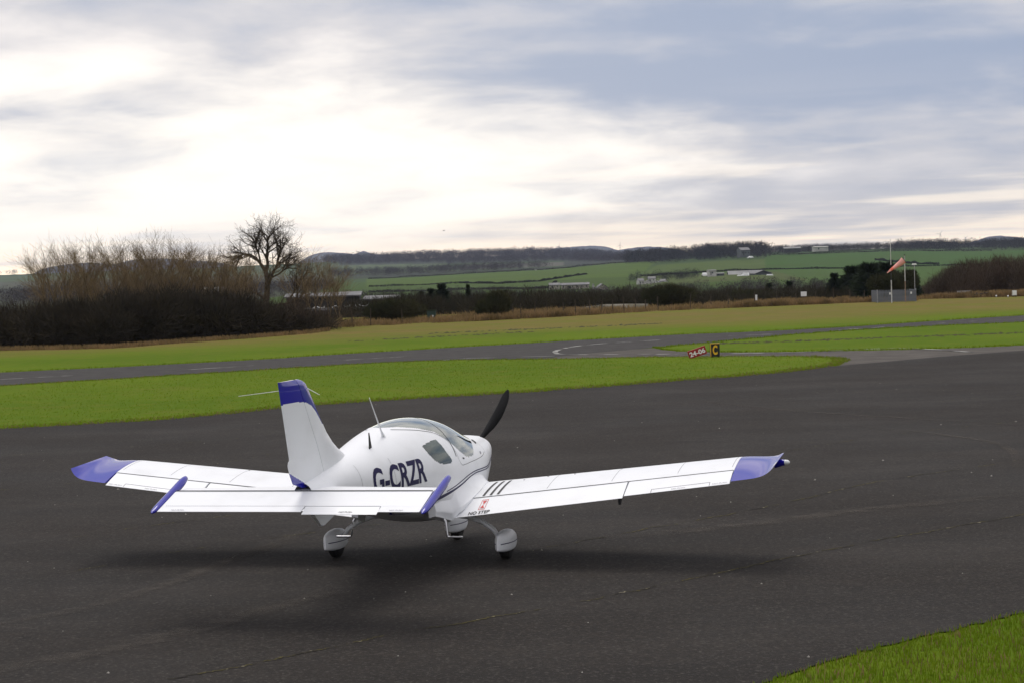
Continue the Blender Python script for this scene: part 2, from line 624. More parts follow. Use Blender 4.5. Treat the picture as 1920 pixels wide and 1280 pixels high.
def wobble_line(pts, n, amp, seed):
    r_ = np.random.default_rng(seed)
    pts = np.array(pts, float)[:, :2]
    d = np.concatenate([[0], np.cumsum(np.linalg.norm(np.diff(pts, axis=0), axis=1))])
    s_ = np.linspace(0, d[-1], n)
    x, y = interp(d, pts[:, 0], s_), interp(d, pts[:, 1], s_)
    tx, ty = np.gradient(x), np.gradient(y)
    L = np.hypot(tx, ty) + 1e-9
    o = (r_.normal(0, amp, n) + np.convolve(r_.normal(0, amp * 7, n + 60), np.ones(21) / 21, 'same')[30:30 + n]) if amp else np.zeros(n)
    return np.stack([x - ty / L * o, y + tx / L * o], 1)


def sheet(name, outline, z, m, label, parent=None):
    """a flat slab, cut to an outline, with a thin side skirt"""
    bm = bmesh.new()
    vs = [bm.verts.new((a, b, z)) for a, b in outline]
    f = bm.faces.new(vs)
    if f.normal.z < 0:
        f.normal_flip()
    bmesh.ops.triangulate(bm, faces=bm.faces)
    me = bpy.data.meshes.new(name)
    bm.to_mesh(me)
    bm.free()
    me.materials.append(m)
    o = bpy.data.objects.new(name, me)
    link(o, parent)
    if parent is None:
        tag(o, label, kind='structure')
    return o


STRIP_LOW = wobble_line([G(-260, 822), G(0, 804), G(300, 787), G(630, 757), G(1000, 735), G(1300, 712), G(1480, 697), G(1560, 687)], 260, .045, 1)
STRIP_TIP = wobble_line([G(1560, 687), G(1582, 679), G(1586, 674), G(1570, 670), G(1530, 668)], 40, .03, 2)
STRIP_UP = wobble_line([G(1530, 668), G(1340, 667), G(1180, 669), G(1040, 672), G(800, 676), G(560, 688), G(400, 698), G(0, 722), G(-260, 737)], 200, .06, 3)
CORNER = wobble_line([G(1395, 1300), G(1440, 1278), G(1560, 1240), G(1660, 1213), G(1800, 1180), G(1920, 1150), G(2300, 1060), G(2900, 940)], 120, .022, 4)
APR_R = np.array([G(2900, 640)[:2], G(1920, 657)[:2], G(1760, 669)[:2], G(1640, 680)[:2]])
apron_outline = np.concatenate([
    [[-60, 30], [-60, -30], [8, -30], [1.2, 13.2]], CORNER, [[60, 40]], APR_R, [G(1602, 683)[:2]], STRIP_LOW[::-1]])
apron = sheet('apron', apron_outline, .012, M_ASPH, 'dark worn asphalt apron')

RW_UP = wobble_line([G(-300, 712), G(0, 698), G(260, 686), G(500, 673), G(620, 665), G(757, 657), G(964, 645), G(1100, 637), G(1280, 627.6), G(1417, 622), G(1594, 612.5), G(1771, 601), G(1920, 592), G(2400, 574)], 200, .06, 5)
RW_LOW_R = wobble_line([G(1232, 652), G(1300, 645), G(1500, 627), G(1700, 614), G(1920, 604), G(2400, 588)], 110, .08, 6)
ISL_LOW = wobble_line([G(2400, 634), G(1920, 647), G(1750, 654), G(1600, 658), G(1450, 660), G(1300, 660), G(1250, 657), G(1232, 652)], 120, .06, 7)
run_outline = np.concatenate([RW_UP, RW_LOW_R[::-1], [[2.4, 70.2]], STRIP_UP[60:]])
runway = sheet('runway', run_outline, .008, M_RWY, 'grey runway crossing behind the green strip')
taxi_outline = np.concatenate([[APR_R[1] + [12, -.3]], [APR_R[1] + [0, -.5]], [APR_R[2] + [0, -.5]], [APR_R[3] + [0, -.5]], [G(1602, 683)[:2] + [0, -.5]], STRIP_TIP, STRIP_UP[:75], [[1.6, 70.4]], [[5.0, 72.9]], ISL_LOW[::-1]])
taxi = sheet('taxiway', taxi_outline, .004, M_TAXI, 'pale taxiway joining the apron to the runway')


def line_mark(name, pts, width, z, m, parent, breaks=None, n=80):
    ln = wobble_line(pts, n, .0, 0)
    tg = np.gradient(ln, axis=0)
    nm = np.stack([-tg[:, 1], tg[:, 0]], 1) / np.linalg.norm(tg, axis=1, keepdims=True)
    a, b = ln + nm * width / 2, ln - nm * width / 2
    V = np.concatenate([np.c_[a, np.full(n, z)], np.c_[b, np.full(n, z)]])
    i = np.arange(n - 1)
    if breaks is not None:
        i = i[breaks[:n - 1]]
    return mesh(name, V, np.stack([i, i + 1, i + 1 + n, i + n], 1), m, parent)


# painted markings: runway centre line dashes, taxi line curling off the runway
cl = [G(-60, 715), G(112, 705), G(270, 697.5), G(560, 680), G(800, 666), G(1050, 649), G(1240, 636), G(1400, 629.3), G(1620, 616), G(1900, 598)]
cln = wobble_line(cl, 400, 0, 0)
dd = np.concatenate([[0], np.cumsum(np.linalg.norm(np.diff(cln, axis=0), axis=1))])
for k, s0 in enumerate(np.arange(1.0, dd[-1] - 3, 6.2)):
    if 17 < s0 < 27:
        continue
    i0, i1 = np.searchsorted(dd, s0), np.searchsorted(dd, s0 + 3.4)
    if i1 - i0 > 2:
        line_mark('centre_line_dash', [tuple(q_) + (0,) for q_ in cln[i0:i1:max(1, (i1 - i0) // 4)]], .15, .014, M_PAINT, runway, n=12)
line_mark('taxi_line', [G(1240, 638), G(1170, 642), G(1094, 648), G(1052, 655), G(1041, 660.5), G(1052, 664), G(1100, 665), G(1180, 664.5), G(1280, 664), G(1380, 663), G(1452, 662.3)], .20, .018, M_PAINT, runway, n=120)
line_mark('taxi_line', [G(1452, 662.3), G(1520, 659.5), G(1600, 655.6), G(1680, 653.8), G(1760, 656), G(1824, 661)], .20, .018, M_PAINT, taxi, n=60)
line_mark('edge_line', [G(830, 675.5), G(880, 672), G(940, 670.2), G(1000, 668.5), G(1040, 667.5)], .12, .016, M_PAINT, runway, n=40)

# seams between paving lanes, with moss and grit in them
M_SEAM = mat('mossy_seam', (.05, .05, .03), 0.95, 0.1)
t = NT(M_SEAM.node_tree)
bs = M_SEAM.node_tree.nodes['Principled BSDF']
geo = t.put('ShaderNodeNewGeometry')
n_ = t.noise(geo.outputs['Position'], 1.6, 5.0, .7)
c = t.mix(t.ramp(n_, .40, .58), (.022, .020, .018), (.065, .056, .022))
c = t.mix(t.ramp(t.noise(geo.outputs['Position'], 9.0, 3.0), .58, .70), c, (.20, .18, .13))
t.link(c, bs.inputs['Base Color'])


def seam(pts, width, seed, n=500, keep=.6):
    r_ = np.random.default_rng(seed)
    ln = wobble_line(pts, n, .010, seed)
    sm = np.convolve(r_.normal(0, 1, n + 40), np.ones(13) / 13, 'same')[20:20 + n]
    tg = np.gradient(wobble_line(pts, n, 0, 0), axis=0)
    nm = np.stack([-tg[:, 1], tg[:, 0]], 1) / np.linalg.norm(tg, axis=1, keepdims=True)
    ln = ln + nm * np.convolve(r_.normal(0, .16, n + 80), np.ones(41) / 41, 'same')[40:40 + n, None]
    wv = (width * (.4 + np.abs(r_.normal(0, .55, n))))[:, None] * (sm > np.quantile(sm, 1 - keep))[:, None] + .003
    a, b = ln + nm * wv / 2, ln - nm * wv / 2
    V = np.concatenate([np.c_[a, np.full(n, .0165)], np.c_[b, np.full(n, .0165)]])
    i = np.arange(n - 1)
    return mesh('paving_seam', V, np.stack([i, i + 1, i + 1 + n, i + n], 1), M_SEAM, apron)


seam([G(320, 1277), G(490, 1245), G(700, 1200), G(950, 1155), G(1230, 1100), G(1460, 1050), G(1900, 968), G(2200, 915)], .032, 21, 700, .8)
seam([G(930, 1045), G(1080, 1017), G(1290, 979), G(1500, 938), G(1640, 905), G(1920, 862)], .030, 22, 600, .7)
seam([G(120, 1010), G(198, 999), G(340, 979), G(471, 963), G(640, 940)], .028, 23, 300, .5)
seam([G(-80, 1118), G(130, 1075), G(420, 1022), G(700, 985), G(930, 950)], .022, 24, 400, .35)
seam([G(1000, 905), G(1400, 858), G(1700, 812), G(1920, 790)], .030, 25, 400, .4)
seam([G(1000, 800), G(1250, 785), G(1600, 765), G(1920, 740)], .035, 26, 400, .35)
seam([G(-60, 925), G(150, 905), G(420, 868), G(520, 850)], .035, 27, 300, .35)
seam([G(-60, 860), G(150, 845), G(480, 818), G(520, 812)], .035, 28, 300, .3)

# pale scuffs left by tyres
M_SCUFF = bpy.data.materials.new('tyre_scuff')
M_SCUFF.use_nodes = True
M_SCUFF.node_tree.nodes.clear()
t = NT(M_SCUFF.node_tree)
df = t.put('ShaderNodeBsdfDiffuse')
df.inputs['Color'].default_value = (.105, .095, .085, 1)
tp = t.put('ShaderNodeBsdfTransparent')
geo = t.put('ShaderNodeNewGeometry')
uvn = t.put('ShaderNodeVertexColor', layer_name='edge')
ms = t.put('ShaderNodeMixShader')
t.link(t.math('MULTIPLY', t.math('MULTIPLY', t.ramp(t.noise(geo.outputs['Position'], 3.0, 5.0, .7), .36, .7, 0.10, .60), 1.0), uvn.outputs['Color']), ms.inputs[0])
t.link(tp.outputs[0], ms.inputs[1])
t.link(df.outputs[0], ms.inputs[2])
om = t.put('ShaderNodeOutputMaterial')
t.link(ms.outputs[0], om.inputs['Surface'])


def scuff(pts, width, n=160):
    ln = wobble_line(pts, n, .0, 0)
    tg = np.gradient(ln, axis=0)
    nm = np.stack([-tg[:, 1], tg[:, 0]], 1) / np.linalg.norm(tg, axis=1, keepdims=True)
    offs = np.linspace(-.5, .5, 5)
    V = np.concatenate([np.c_[ln + nm * width * k, np.full(n, .020)] for k in offs])
    i = np.arange(n - 1)
    F = np.concatenate([np.stack([i + r * n, i + 1 + r * n, i + 1 + (r + 1) * n, i + (r + 1) * n], 1) for r in range(4)])
    o = mesh('tyre_scuff', V, F, M_SCUFF, apron)
    cv = np.repeat(np.array([0, .8, 1, .8, 0]), n) * np.tile(np.sin(np.linspace(0, math.pi, n))**.4, 5)
    at_ = o.data.color_attributes.new('edge', 'FLOAT_COLOR', 'POINT')
    at_.data.foreach_set('color', np.repeat(cv, 4).astype(np.float32))


scuff([G(-40, 1175), G(120, 1150), G(240, 1120), G(330, 1090), G(420, 1055), G(520, 1020), G(580, 985)], .34)
scuff([G(-40, 1265), G(150, 1230), G(330, 1190), G(500, 1145), G(640, 1105)], .45)
scuff([G(1300, 752), G(1500, 772), G(1700, 785), G(1920, 800)], .22)
scuff([G(1600, 800), G(1760, 815), G(1860, 830), G(1900, 850), G(1910, 880)], .25)
scuff([G(1120, 1010), G(1250, 1000), G(1400, 985), G(1600, 960), G(1900, 930)], .5)

# scattered pale grit on the apron
r_ = np.random.default_rng(31)
V, F = [], []
for k in range(110):
    d_ = 14 + 38 * r_.random()**1.3
    x_ = (r_.random() - .5) * d_ * .56
    s_ = .010 + .018 * r_.random()**3
    a_ = r_.random() * 6.28
    b0 = len(V)
    if in_poly(np.array(x_), np.array(d_), apron_outline):
        V += [(x_ + s_ * math.cos(a_), d_ + s_ * math.sin(a_), .013), (x_ + s_ * math.cos(a_ + 2.2), d_ + s_ * math.sin(a_ + 2.2), .013),
              (x_ + s_ * math.cos(a_ + 4.1), d_ + s_ * math.sin(a_ + 4.1), .013), (x_, d_, .013 + s_ * .9)]
        F += [(b0, b0 + 1, b0 + 3), (b0 + 1, b0 + 2, b0 + 3), (b0 + 2, b0, b0 + 3)]
grit = mesh('grit', V, np.array(F), noisy('pale_grit', (.26, .25, .23), (.14, .13, .12), 40), None)
tag(grit, 'scattered pale stones and grit on the apron', kind='stuff')


# ------------------------------------------------------------------ grass
def leaf_mat(name, c1, c2, scale=.7, trans=0.25):
    m = bpy.data.materials.new(name)
    m.use_nodes = True
    m.node_tree.nodes.clear()
    t = NT(m.node_tree)
    geo = t.put('ShaderNodeNewGeometry')
    c = t.mix(t.ramp(t.noise(geo.outputs['Position'], scale, 4.0), .3, .7), c1, c2)
    d = t.put('ShaderNodeBsdfDiffuse')
    tl = t.put('ShaderNodeBsdfTranslucent')
    t.link(c, d.inputs['Color'])
    t.link(c, tl.inputs['Color'])
    mx = t.put('ShaderNodeMixShader')
    mx.inputs[0].default_value = .42
    t.link(d.outputs[0], mx.inputs[1])
    t.link(tl.outputs[0], mx.inputs[2])
    om = t.put('ShaderNodeOutputMaterial')
    t.link(mx.outputs[0], om.inputs['Surface'])
    return m


M_BLADE = leaf_mat('grass_blade_green', (.120, .190, .010), (.165, .225, .014), 2.5)
M_STRAW = leaf_mat('dry_grass_straw', (.30, .200, .100), (.16, .115, .055), 1.1)


def blades(name, P, h, wd, m, label, lean=.45, seed=3):
    """upright bent blades of grass, two triangles each"""
    r_ = np.random.default_rng(seed)
    n = len(P)
    a_ = r_.random(n) * 2 * np.pi
    hh = h * (.45 + .9 * r_.random(n)) if np.isscalar(h) else h * (.5 + .8 * r_.random(n))
    w2 = wd * (.6 + .8 * r_.random(n)) / 2
    dx_, dy_ = np.cos(a_), np.sin(a_)
    lx, ly = -dy_ * lean * r_.random(n) * hh, dx_ * lean * r_.random(n) * hh
    b0 = P + np.stack([-dx_ * w2, -dy_ * w2, np.zeros(n) - .01], 1)
    b1 = P + np.stack([dx_ * w2, dy_ * w2, np.zeros(n) - .01], 1)
    mid0 = P + np.stack([lx * .35 - dx_ * w2 * .7, ly * .35 - dy_ * w2 * .7, hh * .6], 1)
    tip = P + np.stack([lx, ly, hh], 1)
    V = np.stack([b0, b1, mid0, tip], 1).reshape(-1, 3)
    k = np.arange(n) * 4
    F = np.concatenate([np.stack([k, k + 1, k + 2], 1), np.stack([k + 1, k + 3, k + 2], 1)])
    o = mesh(name, V, F, m, None)
    return tag(o, label, 'grass', kind='stuff')


r_ = np.random.default_rng(41)
# near corner
c0, c1 = G(1380, 1300), G(1960, 1130)
n = 75000
P = np.c_[r_.uniform(1.2, 8.0, n), r_.uniform(13.6, 21, n), np.zeros(n)]
poly = np.concatenate([CORNER, [[30, 20], [8, 8], [1.2, 13.2]]])
P = P[in_poly(P[:, 0], P[:, 1], poly)]
sel_ = r_.random(len(P)) < .13
blades('grass', P[~sel_], .05, .008, M_BLADE, 'bright green grass filling the near right corner', seed=42)
blades('grass', P[sel_], .06, .007, M_STRAW, 'dry straw blades mixed through the near right corner grass', seed=142)
# ragged verges of the strip
def verge(line, per_m, spread, inward, seed):
    rr = np.random.default_rng(seed)
    seg = np.linalg.norm(np.diff(line, axis=0), axis=1)
    cs = np.concatenate([[0], np.cumsum(seg)])
    n = int(cs[-1] * per_m)
    s_ = rr.random(n) * cs[-1]
    x = np.interp(s_, cs, line[:, 0])
    y = np.interp(s_, cs, line[:, 1])
    off = (rr.random(n)**1.5 * 1.15 - .15) * spread
    return np.c_[x + inward[0] * off + rr.normal(0, .03, n), y + inward[1] * off, np.full(n, .004)]
Pv = np.concatenate([verge(STRIP_LOW, 420, .9, (-.3, 1), 1), verge(STRIP_TIP, 250, .5, (-1, 0), 2), verge(STRIP_UP, 150, .8, (0, -1), 3)])
sel_ = r_.random(len(Pv)) < .22
blades('grass', Pv[~sel_], .045, .014, M_BLADE, 'green grass along the ragged edges of the mown strip', seed=43)
blades('grass', Pv[sel_], .05, .014, M_STRAW, 'dry blades along the ragged edges of the mown strip', seed=143)
n = 32000
Ps = np.c_[r_.uniform(-15, 11, n), r_.uniform(43, 70, n), np.zeros(n)]
strip_poly = np.concatenate([STRIP_LOW, STRIP_TIP, STRIP_UP])
Ps = Ps[in_poly(Ps[:, 0], Ps[:, 1], strip_poly)]
blades('grass', Ps, .030, .020, M_BLADE, 'short green grass of the mown strip behind the aircraft', seed=44)
Pi = np.concatenate([verge(ISL_LOW, 90, .8, (0, 1), 4), verge(RW_LOW_R, 60, .6, (.2, -1), 5), verge(RW_UP, 60, .8, (0, 1), 6)])
blades('grass', Pi, .06, .03, M_BLADE, 'grass fringing the runway and the far taxiway island', seed=45)
# clods of darker turf in a broken row on the island and the far verge
r_ = np.random.default_rng(47)
V, F = [], []
for (pa, pb, cnt, sz) in ((G(1340, 645), G(1920, 624), 260, .045), (G(800, 626), G(1250, 606), 160, .05), (G(650, 640), G(1000, 622), 90, .05)):
    for k in range(cnt):
        f = r_.random()
        p = pa * (1 - f) + pb * f + np.array([0, r_.normal(0, .35), 0])
        s_ = sz * (.4 + r_.random())
        b0 = len(V)
        m_ = 6
        V += [(p[0] + s_ * 1.8 * math.cos(a) * (.7 + .5 * r_.random()), p[1] + s_ * math.sin(a), .0) for a in np.linspace(0, 6.28, m_, endpoint=False)]
        V.append((p[0], p[1], s_ * .75))
        F += [(b0 + i, b0 + (i + 1) % m_, b0 + m_) for i in range(m_)]
for k in range(520):
    p = STRIP_LOW[r_.integers(0, len(STRIP_LOW))] + r_.normal(0, .06, 2) + np.array([0, .02])
    s_ = .014 + .035 * r_.random()**2
    b0 = len(V)
    V += [(p[0] + s_ * 2.2 * math.cos(a) * (.6 + .6 * r_.random()), p[1] + s_ * math.sin(a), .01) for a in np.linspace(0, 6.28, 6, endpoint=False)]
    V.append((p[0], p[1], .012 + s_ * .8))
    F += [(b0 + i, b0 + (i + 1) % 6, b0 + 6) for i in range(6)]
tag(mesh('turf_clods', V, np.array(F), noisy('dark_turf', (.035, .045, .012), (.05, .04, .02), 5), None), 'dark clods of turf in broken rows beside the runway', kind='stuff')
# dry tussocks along the far edge of the airfield
FE = [(560, 108), (640, 113), (700, 114), (800, 116), (900, 117), (1000, 119), (1150, 123), (1250, 126), (1400, 128), (1560, 130), (1650, 131), (1800, 131), (1960, 130)]
n = 80000
pxr = r_.uniform(540, 2050, n)
base = np.interp(pxr, [a for a, _ in FE], [b for _, b in FE])
dr = base + np.abs(r_.normal(0, 1, n)) * np.interp(pxr, [540, 900, 1250, 1650, 2050], [5, 5, 3.4, 2.5, 2.5]) - .8 + np.where(pxr > 1725, 2.5, 0)
xw = (pxr - 960) / 3600 * dr
clump = np.clip(.5 + .5 * np.sin(xw * 2.3 + np.sin(dr * 1.7) * 2) * np.sin(dr * 1.1 + xw * .6) + .3 * np.sin(xw * .37 + 1), 0, 1)
keep = r_.random(n) < .06 + .94 * clump**1.4
P = np.c_[xw, dr, land_z(xw, dr)][keep]
blades('dry_grass', P, .42 * (.5 + .5 * clump[keep]), .035, M_STRAW, 'tall dry straw-coloured grass along the far field edge', .6, 46)
pxr = r_.uniform(-80, 620, 5000)
base = np.interp(pxr, [-80, 0, 212, 354, 460, 584, 640], [95, 94, 92, 96.6, 99, 104, 109])
dr = base + r_.normal(0, .35, len(pxr))
xw = (pxr - 960) / 3600 * dr
P = np.c_[xw, dr, np.zeros(len(xw))]
blades('dry_grass', P, .20, .03, M_STRAW, 'pale dry grass at the foot of the dark thicket', .6, 48)
# ------------------------------------------------------------------ the light aircraft
# local frame: X towards the nose, Y to the port side, Z up, origin on the ground between the main wheels
M_WHITE = noisy('aircraft_white_paint', (0.77, 0.785, 0.81), (0.68, 0.69, 0.705), 2.2, 0.42, 0.4, 4.0, 0.45, 0.85, coat=0.12)
M_BLUE = mat('aircraft_blue_paint', (0.010, 0.010, 0.31), 0.40, 0.10, coat=1.0)
M_DKBLUE = mat('aircraft_navy_film', (0.012, 0.010, 0.060), 0.5, 0.12)
M_BLACK = mat('aircraft_black_film', (0.012, 0.012, 0.013), 0.6, 0.4)
M_LINE = mat('aircraft_panel_gap', (0.05, 0.05, 0.055), 0.8, 0.2)
M_GREYTXT = mat('aircraft_grey_print', (0.22, 0.22, 0.24), 0.6, 0.3)
M_RED = mat('aircraft_red_print', (0.55, 0.03, 0.03), 0.5, 0.4)
M_RUBBER = noisy('tyre_rubber', (0.012, 0.012, 0.012), (0.025, 0.024, 0.023), 30, 0.85, 0.2)
M_METAL = mat('brushed_aluminium', (0.55, 0.55, 0.56), 0.32, 0.5, metal=1.0)
M_PROP = mat('propeller_black', (0.010, 0.010, 0.011), 0.5, 0.4)
M_CABIN = noisy('cabin_grey_lining', (0.055, 0.06, 0.06), (0.035, 0.038, 0.038), 12, 0.8, 0.2)
M_SEAT = noisy('seat_fabric', (0.035, 0.035, 0.04), (0.06, 0.06, 0.065), 25, 0.9, 0.1)

M_GLASS = bpy.data.materials.new('tinted_perspex')
M_GLASS.use_nodes = True
M_GLASS.node_tree.nodes.clear()
g = NT(M_GLASS.node_tree)
tr = g.put('ShaderNodeBsdfTransparent')
tr.inputs['Color'].default_value = (0.42, 0.58, 0.56, 1)
gl = g.put('ShaderNodeBsdfGlossy')
gl.inputs['Color'].default_value = (0.95, 1.0, 0.98, 1)
gl.inputs['Roughness'].default_value = 0.03
lw = g.put('ShaderNodeFresnel')
lw.inputs['IOR'].default_value = 1.5
fac = g.math('ADD', g.math('MULTIPLY', lw.outputs[0], 1.6), 0.03, clamp=True)
mx = g.put('ShaderNodeMixShader')
g.link(fac, mx.inputs[0])
g.link(tr.outputs[0], mx.inputs[1])
g.link(gl.outputs[0], mx.inputs[2])
og = g.put('ShaderNodeOutputMaterial')
g.link(mx.outputs[0], og.inputs['Surface'])

M_GLASS2 = M_GLASS.copy()  # same perspex as the canopy; shade and weaker reflections put into its colours
M_GLASS2.name = 'side_perspex_shaded_tint'
for nd in M_GLASS2.node_tree.nodes:
    if nd.type == 'BSDF_TRANSPARENT':
        nd.inputs['Color'].default_value = (.16, .24, .24, 1)
    if nd.type == 'BSDF_GLOSSY':
        nd.inputs['Color'].default_value = (.55, .62, .62, 1)
AC = empty('light_aircraft', (-1.137, 22.057, 0.012), R(90 - 15.146))
tag(AC, 'white low-wing light aircraft with blue fin tip and wing tips, parked on the dark apron', 'aircraft')

# fuselage sections: X, top, bottom, widest height, half width, roundness above and below
SEC = np.array([
    [2.35, 1.150, 0.93, 1.05, .130, 2.0, 2.0],
    [2.28, 1.185, 0.80, 1.04, .215, 2.1, 2.1],
    [2.05, 1.225, 0.66, 1.02, .305, 2.2, 2.2],
    [1.60, 1.265, 0.53, 0.96, .415, 2.3, 2.3],
    [1.15, 1.320, 0.45, 0.92, .515, 2.3, 2.4],
    [0.70, 1.440, 0.42, 0.92, .570, 2.2, 2.5],
    [0.20, 1.585, 0.42, 0.94, .590, 2.1, 2.5],
    [-0.30, 1.650, 0.46, 0.96, .590, 2.05, 2.5],
    [-0.80, 1.660, 0.55, 1.00, .565, 2.0, 2.5],
    [-1.30, 1.620, 0.66, 1.05, .510, 2.0, 2.4],
    [-1.80, 1.550, 0.76, 1.10, .430, 2.0, 2.3],
    [-2.30, 1.475, 0.85, 1.13, .335, 2.0, 2.2],
    [-2.80, 1.410, 0.93, 1.15, .235, 2.0, 2.1],
    [-3.30, 1.340, 1.00, 1.17, .145, 2.0, 2.0],
    [-3.70, 1.270, 1.06, 1.17, .075, 2.0, 2.0],
    [-3.86, 1.240, 1.09, 1.17, .030, 2.0, 2.0]])[::-1]


def fsec(X):
    return [interp(SEC[:, 0], SEC[:, k], X) for k in range(1, 7)]


def fus_point(X, t):
    zt, zb, zm, hw, nu, nl = fsec(X)
    c, s = np.cos(t), np.sin(t)
    n = np.where(s > 0, nu, nl)
    h = np.where(s > 0, zt - zm, zm - zb)
    y = hw * np.sign(c) * np.abs(c) ** (2 / n)
    z = zm + h * np.sign(s) * np.abs(s) ** (2 / n)
    return y, z


def fus_side(X, z):
    """half width of the fuselage skin at station X and height z"""
    zt, zb, zm, hw, nu, nl = fsec(X)
    up = z > zm
    h = np.where(up, zt - zm, zm - zb)
    n = np.where(up, nu, nl)
    q = np.clip(1 - (np.abs(z - zm) / h) ** n, 0, 1)
    return hw * q ** (1 / n)


def fus_map(X, z, side, off=0.003):
    """points on the fuselage skin, lifted off along the normal (side +1 port, -1 starboard)"""
    X, z = np.asarray(X, float), np.asarray(z, float)
    e = 1e-3
    y = fus_side(X, z)
    dydx = (fus_side(X + e, z) - fus_side(X - e, z)) / (2 * e)
    dydz = (fus_side(X, z + e) - fus_side(X, z - e)) / (2 * e)
    n = np.stack([-dydx, np.ones_like(y), -dydz], -1)
    n /= np.linalg.norm(n, axis=-1, keepdims=True)
    P = np.stack([X, y, z], -1) + n * off
    P[..., 1] *= side
    return P


GLASS = [(-1.37, 1.625), (-1.13, 1.615), (-.84, 1.575), (-.51, 1.50), (-.37, 1.42), (-.2, 1.31), (-.06, 1.225), (.08, 1.165), (.18, 1.145), (.29, 1.14),
         (.40, 1.145), (.48, 1.17), (.58, 1.225), (.74, 1.275), (.95, 1.32), (1.10, 1.34), (1.12, 1.7), (0, 1.9), (-1.37, 1.9)]
WIN = [(-1.12, 1.40), (-.9, 1.425), (-.65, 1.43), (-.6, 1.37), (-.545, 1.28), (-.48, 1.21), (-.455, 1.175), (-.49, 1.155), (-.58, 1.150), (-.68, 1.155), (-.84, 1.18), (-.96, 1.225), (-1.06, 1.305)]
XS = np.unique(np.concatenate([np.arange(-3.60, -1.5, .05), np.arange(-1.5, 1.25, .011), np.arange(1.25, 2.2, .04), np.linspace(2.2, 2.35, 9)]))
TN = 300
ts = np.linspace(0, 2 * np.pi, TN, endpoint=False)
XX, TT = np.meshgrid(XS, ts, indexing='ij')
FY, FZ = fus_point(XX, TT)
GV = np.stack([XX, FY, FZ], -1).reshape(-1, 3)
ii, kk = np.meshgrid(np.arange(len(XS) - 1), np.arange(TN), indexing='ij')
q = np.stack([ii * TN + kk, ii * TN + (kk + 1) % TN, (ii + 1) * TN + (kk + 1) % TN, (ii + 1) * TN + kk], -1).reshape(-1, 4)
fc = GV[q].mean(1)
is_glass = in_poly(fc[:, 0], fc[:, 2], GLASS)
is_win = in_poly(fc[:, 0], fc[:, 2], WIN)
is_cowl = fc[:, 0] > 1.22


def sub(name, faces, m, parent, smooth=True, V=GV):
    idx, inv = np.unique(faces.ravel(), return_inverse=True)
    return mesh(name, V[idx], inv.reshape(faces.shape), m, parent, smooth)


body = sub('fuselage', q[~is_glass & ~is_win & ~is_cowl], M_WHITE, AC)
cowl = sub('cowling', q[is_cowl], M_WHITE, AC)
capm = MB()
capm.add([tuple(GV[(len(XS) - 1) * TN + k]) for k in range(TN)], [tuple(range(TN))])
capm.build('cowl_front', M_WHITE, cowl)
canopy = sub('canopy', q[is_glass], M_GLASS, AC)
for s in (1, -1):
    sub('side_window', q[is_win & (fc[:, 1] * s > 0)], M_GLASS2, AC)
# dark cabin lining inside the shell
sel = ~is_glass & ~is_win & (fc[:, 0] > -1.45) & (fc[:, 0] < 1.15)
LV = GV.copy()
zmid = 0.95
LV[:, 1] *= 0.972
LV[:, 2] = zmid + (LV[:, 2] - zmid) * 0.97
sub('cabin_lining', q[sel], M_CABIN, AC, V=LV)
for xb, nm in ((-1.40, 'rear_bulkhead'), (1.10, 'firewall')):
    yb, zb_ = fus_point(np.full(40, xb), np.linspace(0, 2 * np.pi, 40, endpoint=False))
    MB().add([(xb, a * .965, .95 + (b - .95) * .965) for a, b in zip(yb, zb_)], [tuple(range(40))]).build(nm, M_CABIN, AC)
# seats, panel, sticks
for s in (1, -1):
    st = MB()
    st.box(-.62, -.10, s * .28 - .22, s * .28 + .22, .60, .74)
    st.loft([[(-.50 + dx_, s * .28 - w_, z_), (-.50 + dx_, s * .28 + w_, z_), (-.62 + dx_, s * .28 + w_, z_), (-.62 + dx_, s * .28 - w_, z_)]
             for dx_, w_, z_ in ((0, .22, .70), (-.10, .22, 1.0), (-.17, .20, 1.15), (-.19, .12, 1.21), (-.20, .12, 1.36))])
    so = st.build('seat', M_SEAT, AC)
    MB().box(-.668, -.655, s * .28 - .05, s * .28 + .05, .9, 1.3).build('seat_harness', M_RED, so)
    MB().tube([(-.05, s * .28, .55), (0, s * .28, .80), (-.06, s * .28, .93)], [.012, .012, .02]).build('control_stick', M_BLACK, AC)
pn = MB()
pn.loft([[(.55, -.48, .88), (.55, .48, .88), (.98, .46, .88), (.98, -.46, .88)], [(.50, -.46, 1.16), (.50, .46, 1.16), (1.0, .42, 1.24), (1.0, -.42, 1.24)],
         [(.56, -.42, 1.19), (.56, .42, 1.19), (1.0, .38, 1.27), (1.0, -.38, 1.27)]])
pn.build('instrument_panel', M_BLACK, AC)
# canopy bow over the cabin
bow = []
for t in np.linspace(.35, np.pi - .35, 25):
    y_, z_ = fus_point(np.array(-.28), t)
    bow.append((-.28, float(y_) * .985, .95 + (float(z_) - .95) * .985))
MB().tube(bow, .014, 6).build('canopy_bow', M_CABIN, canopy)


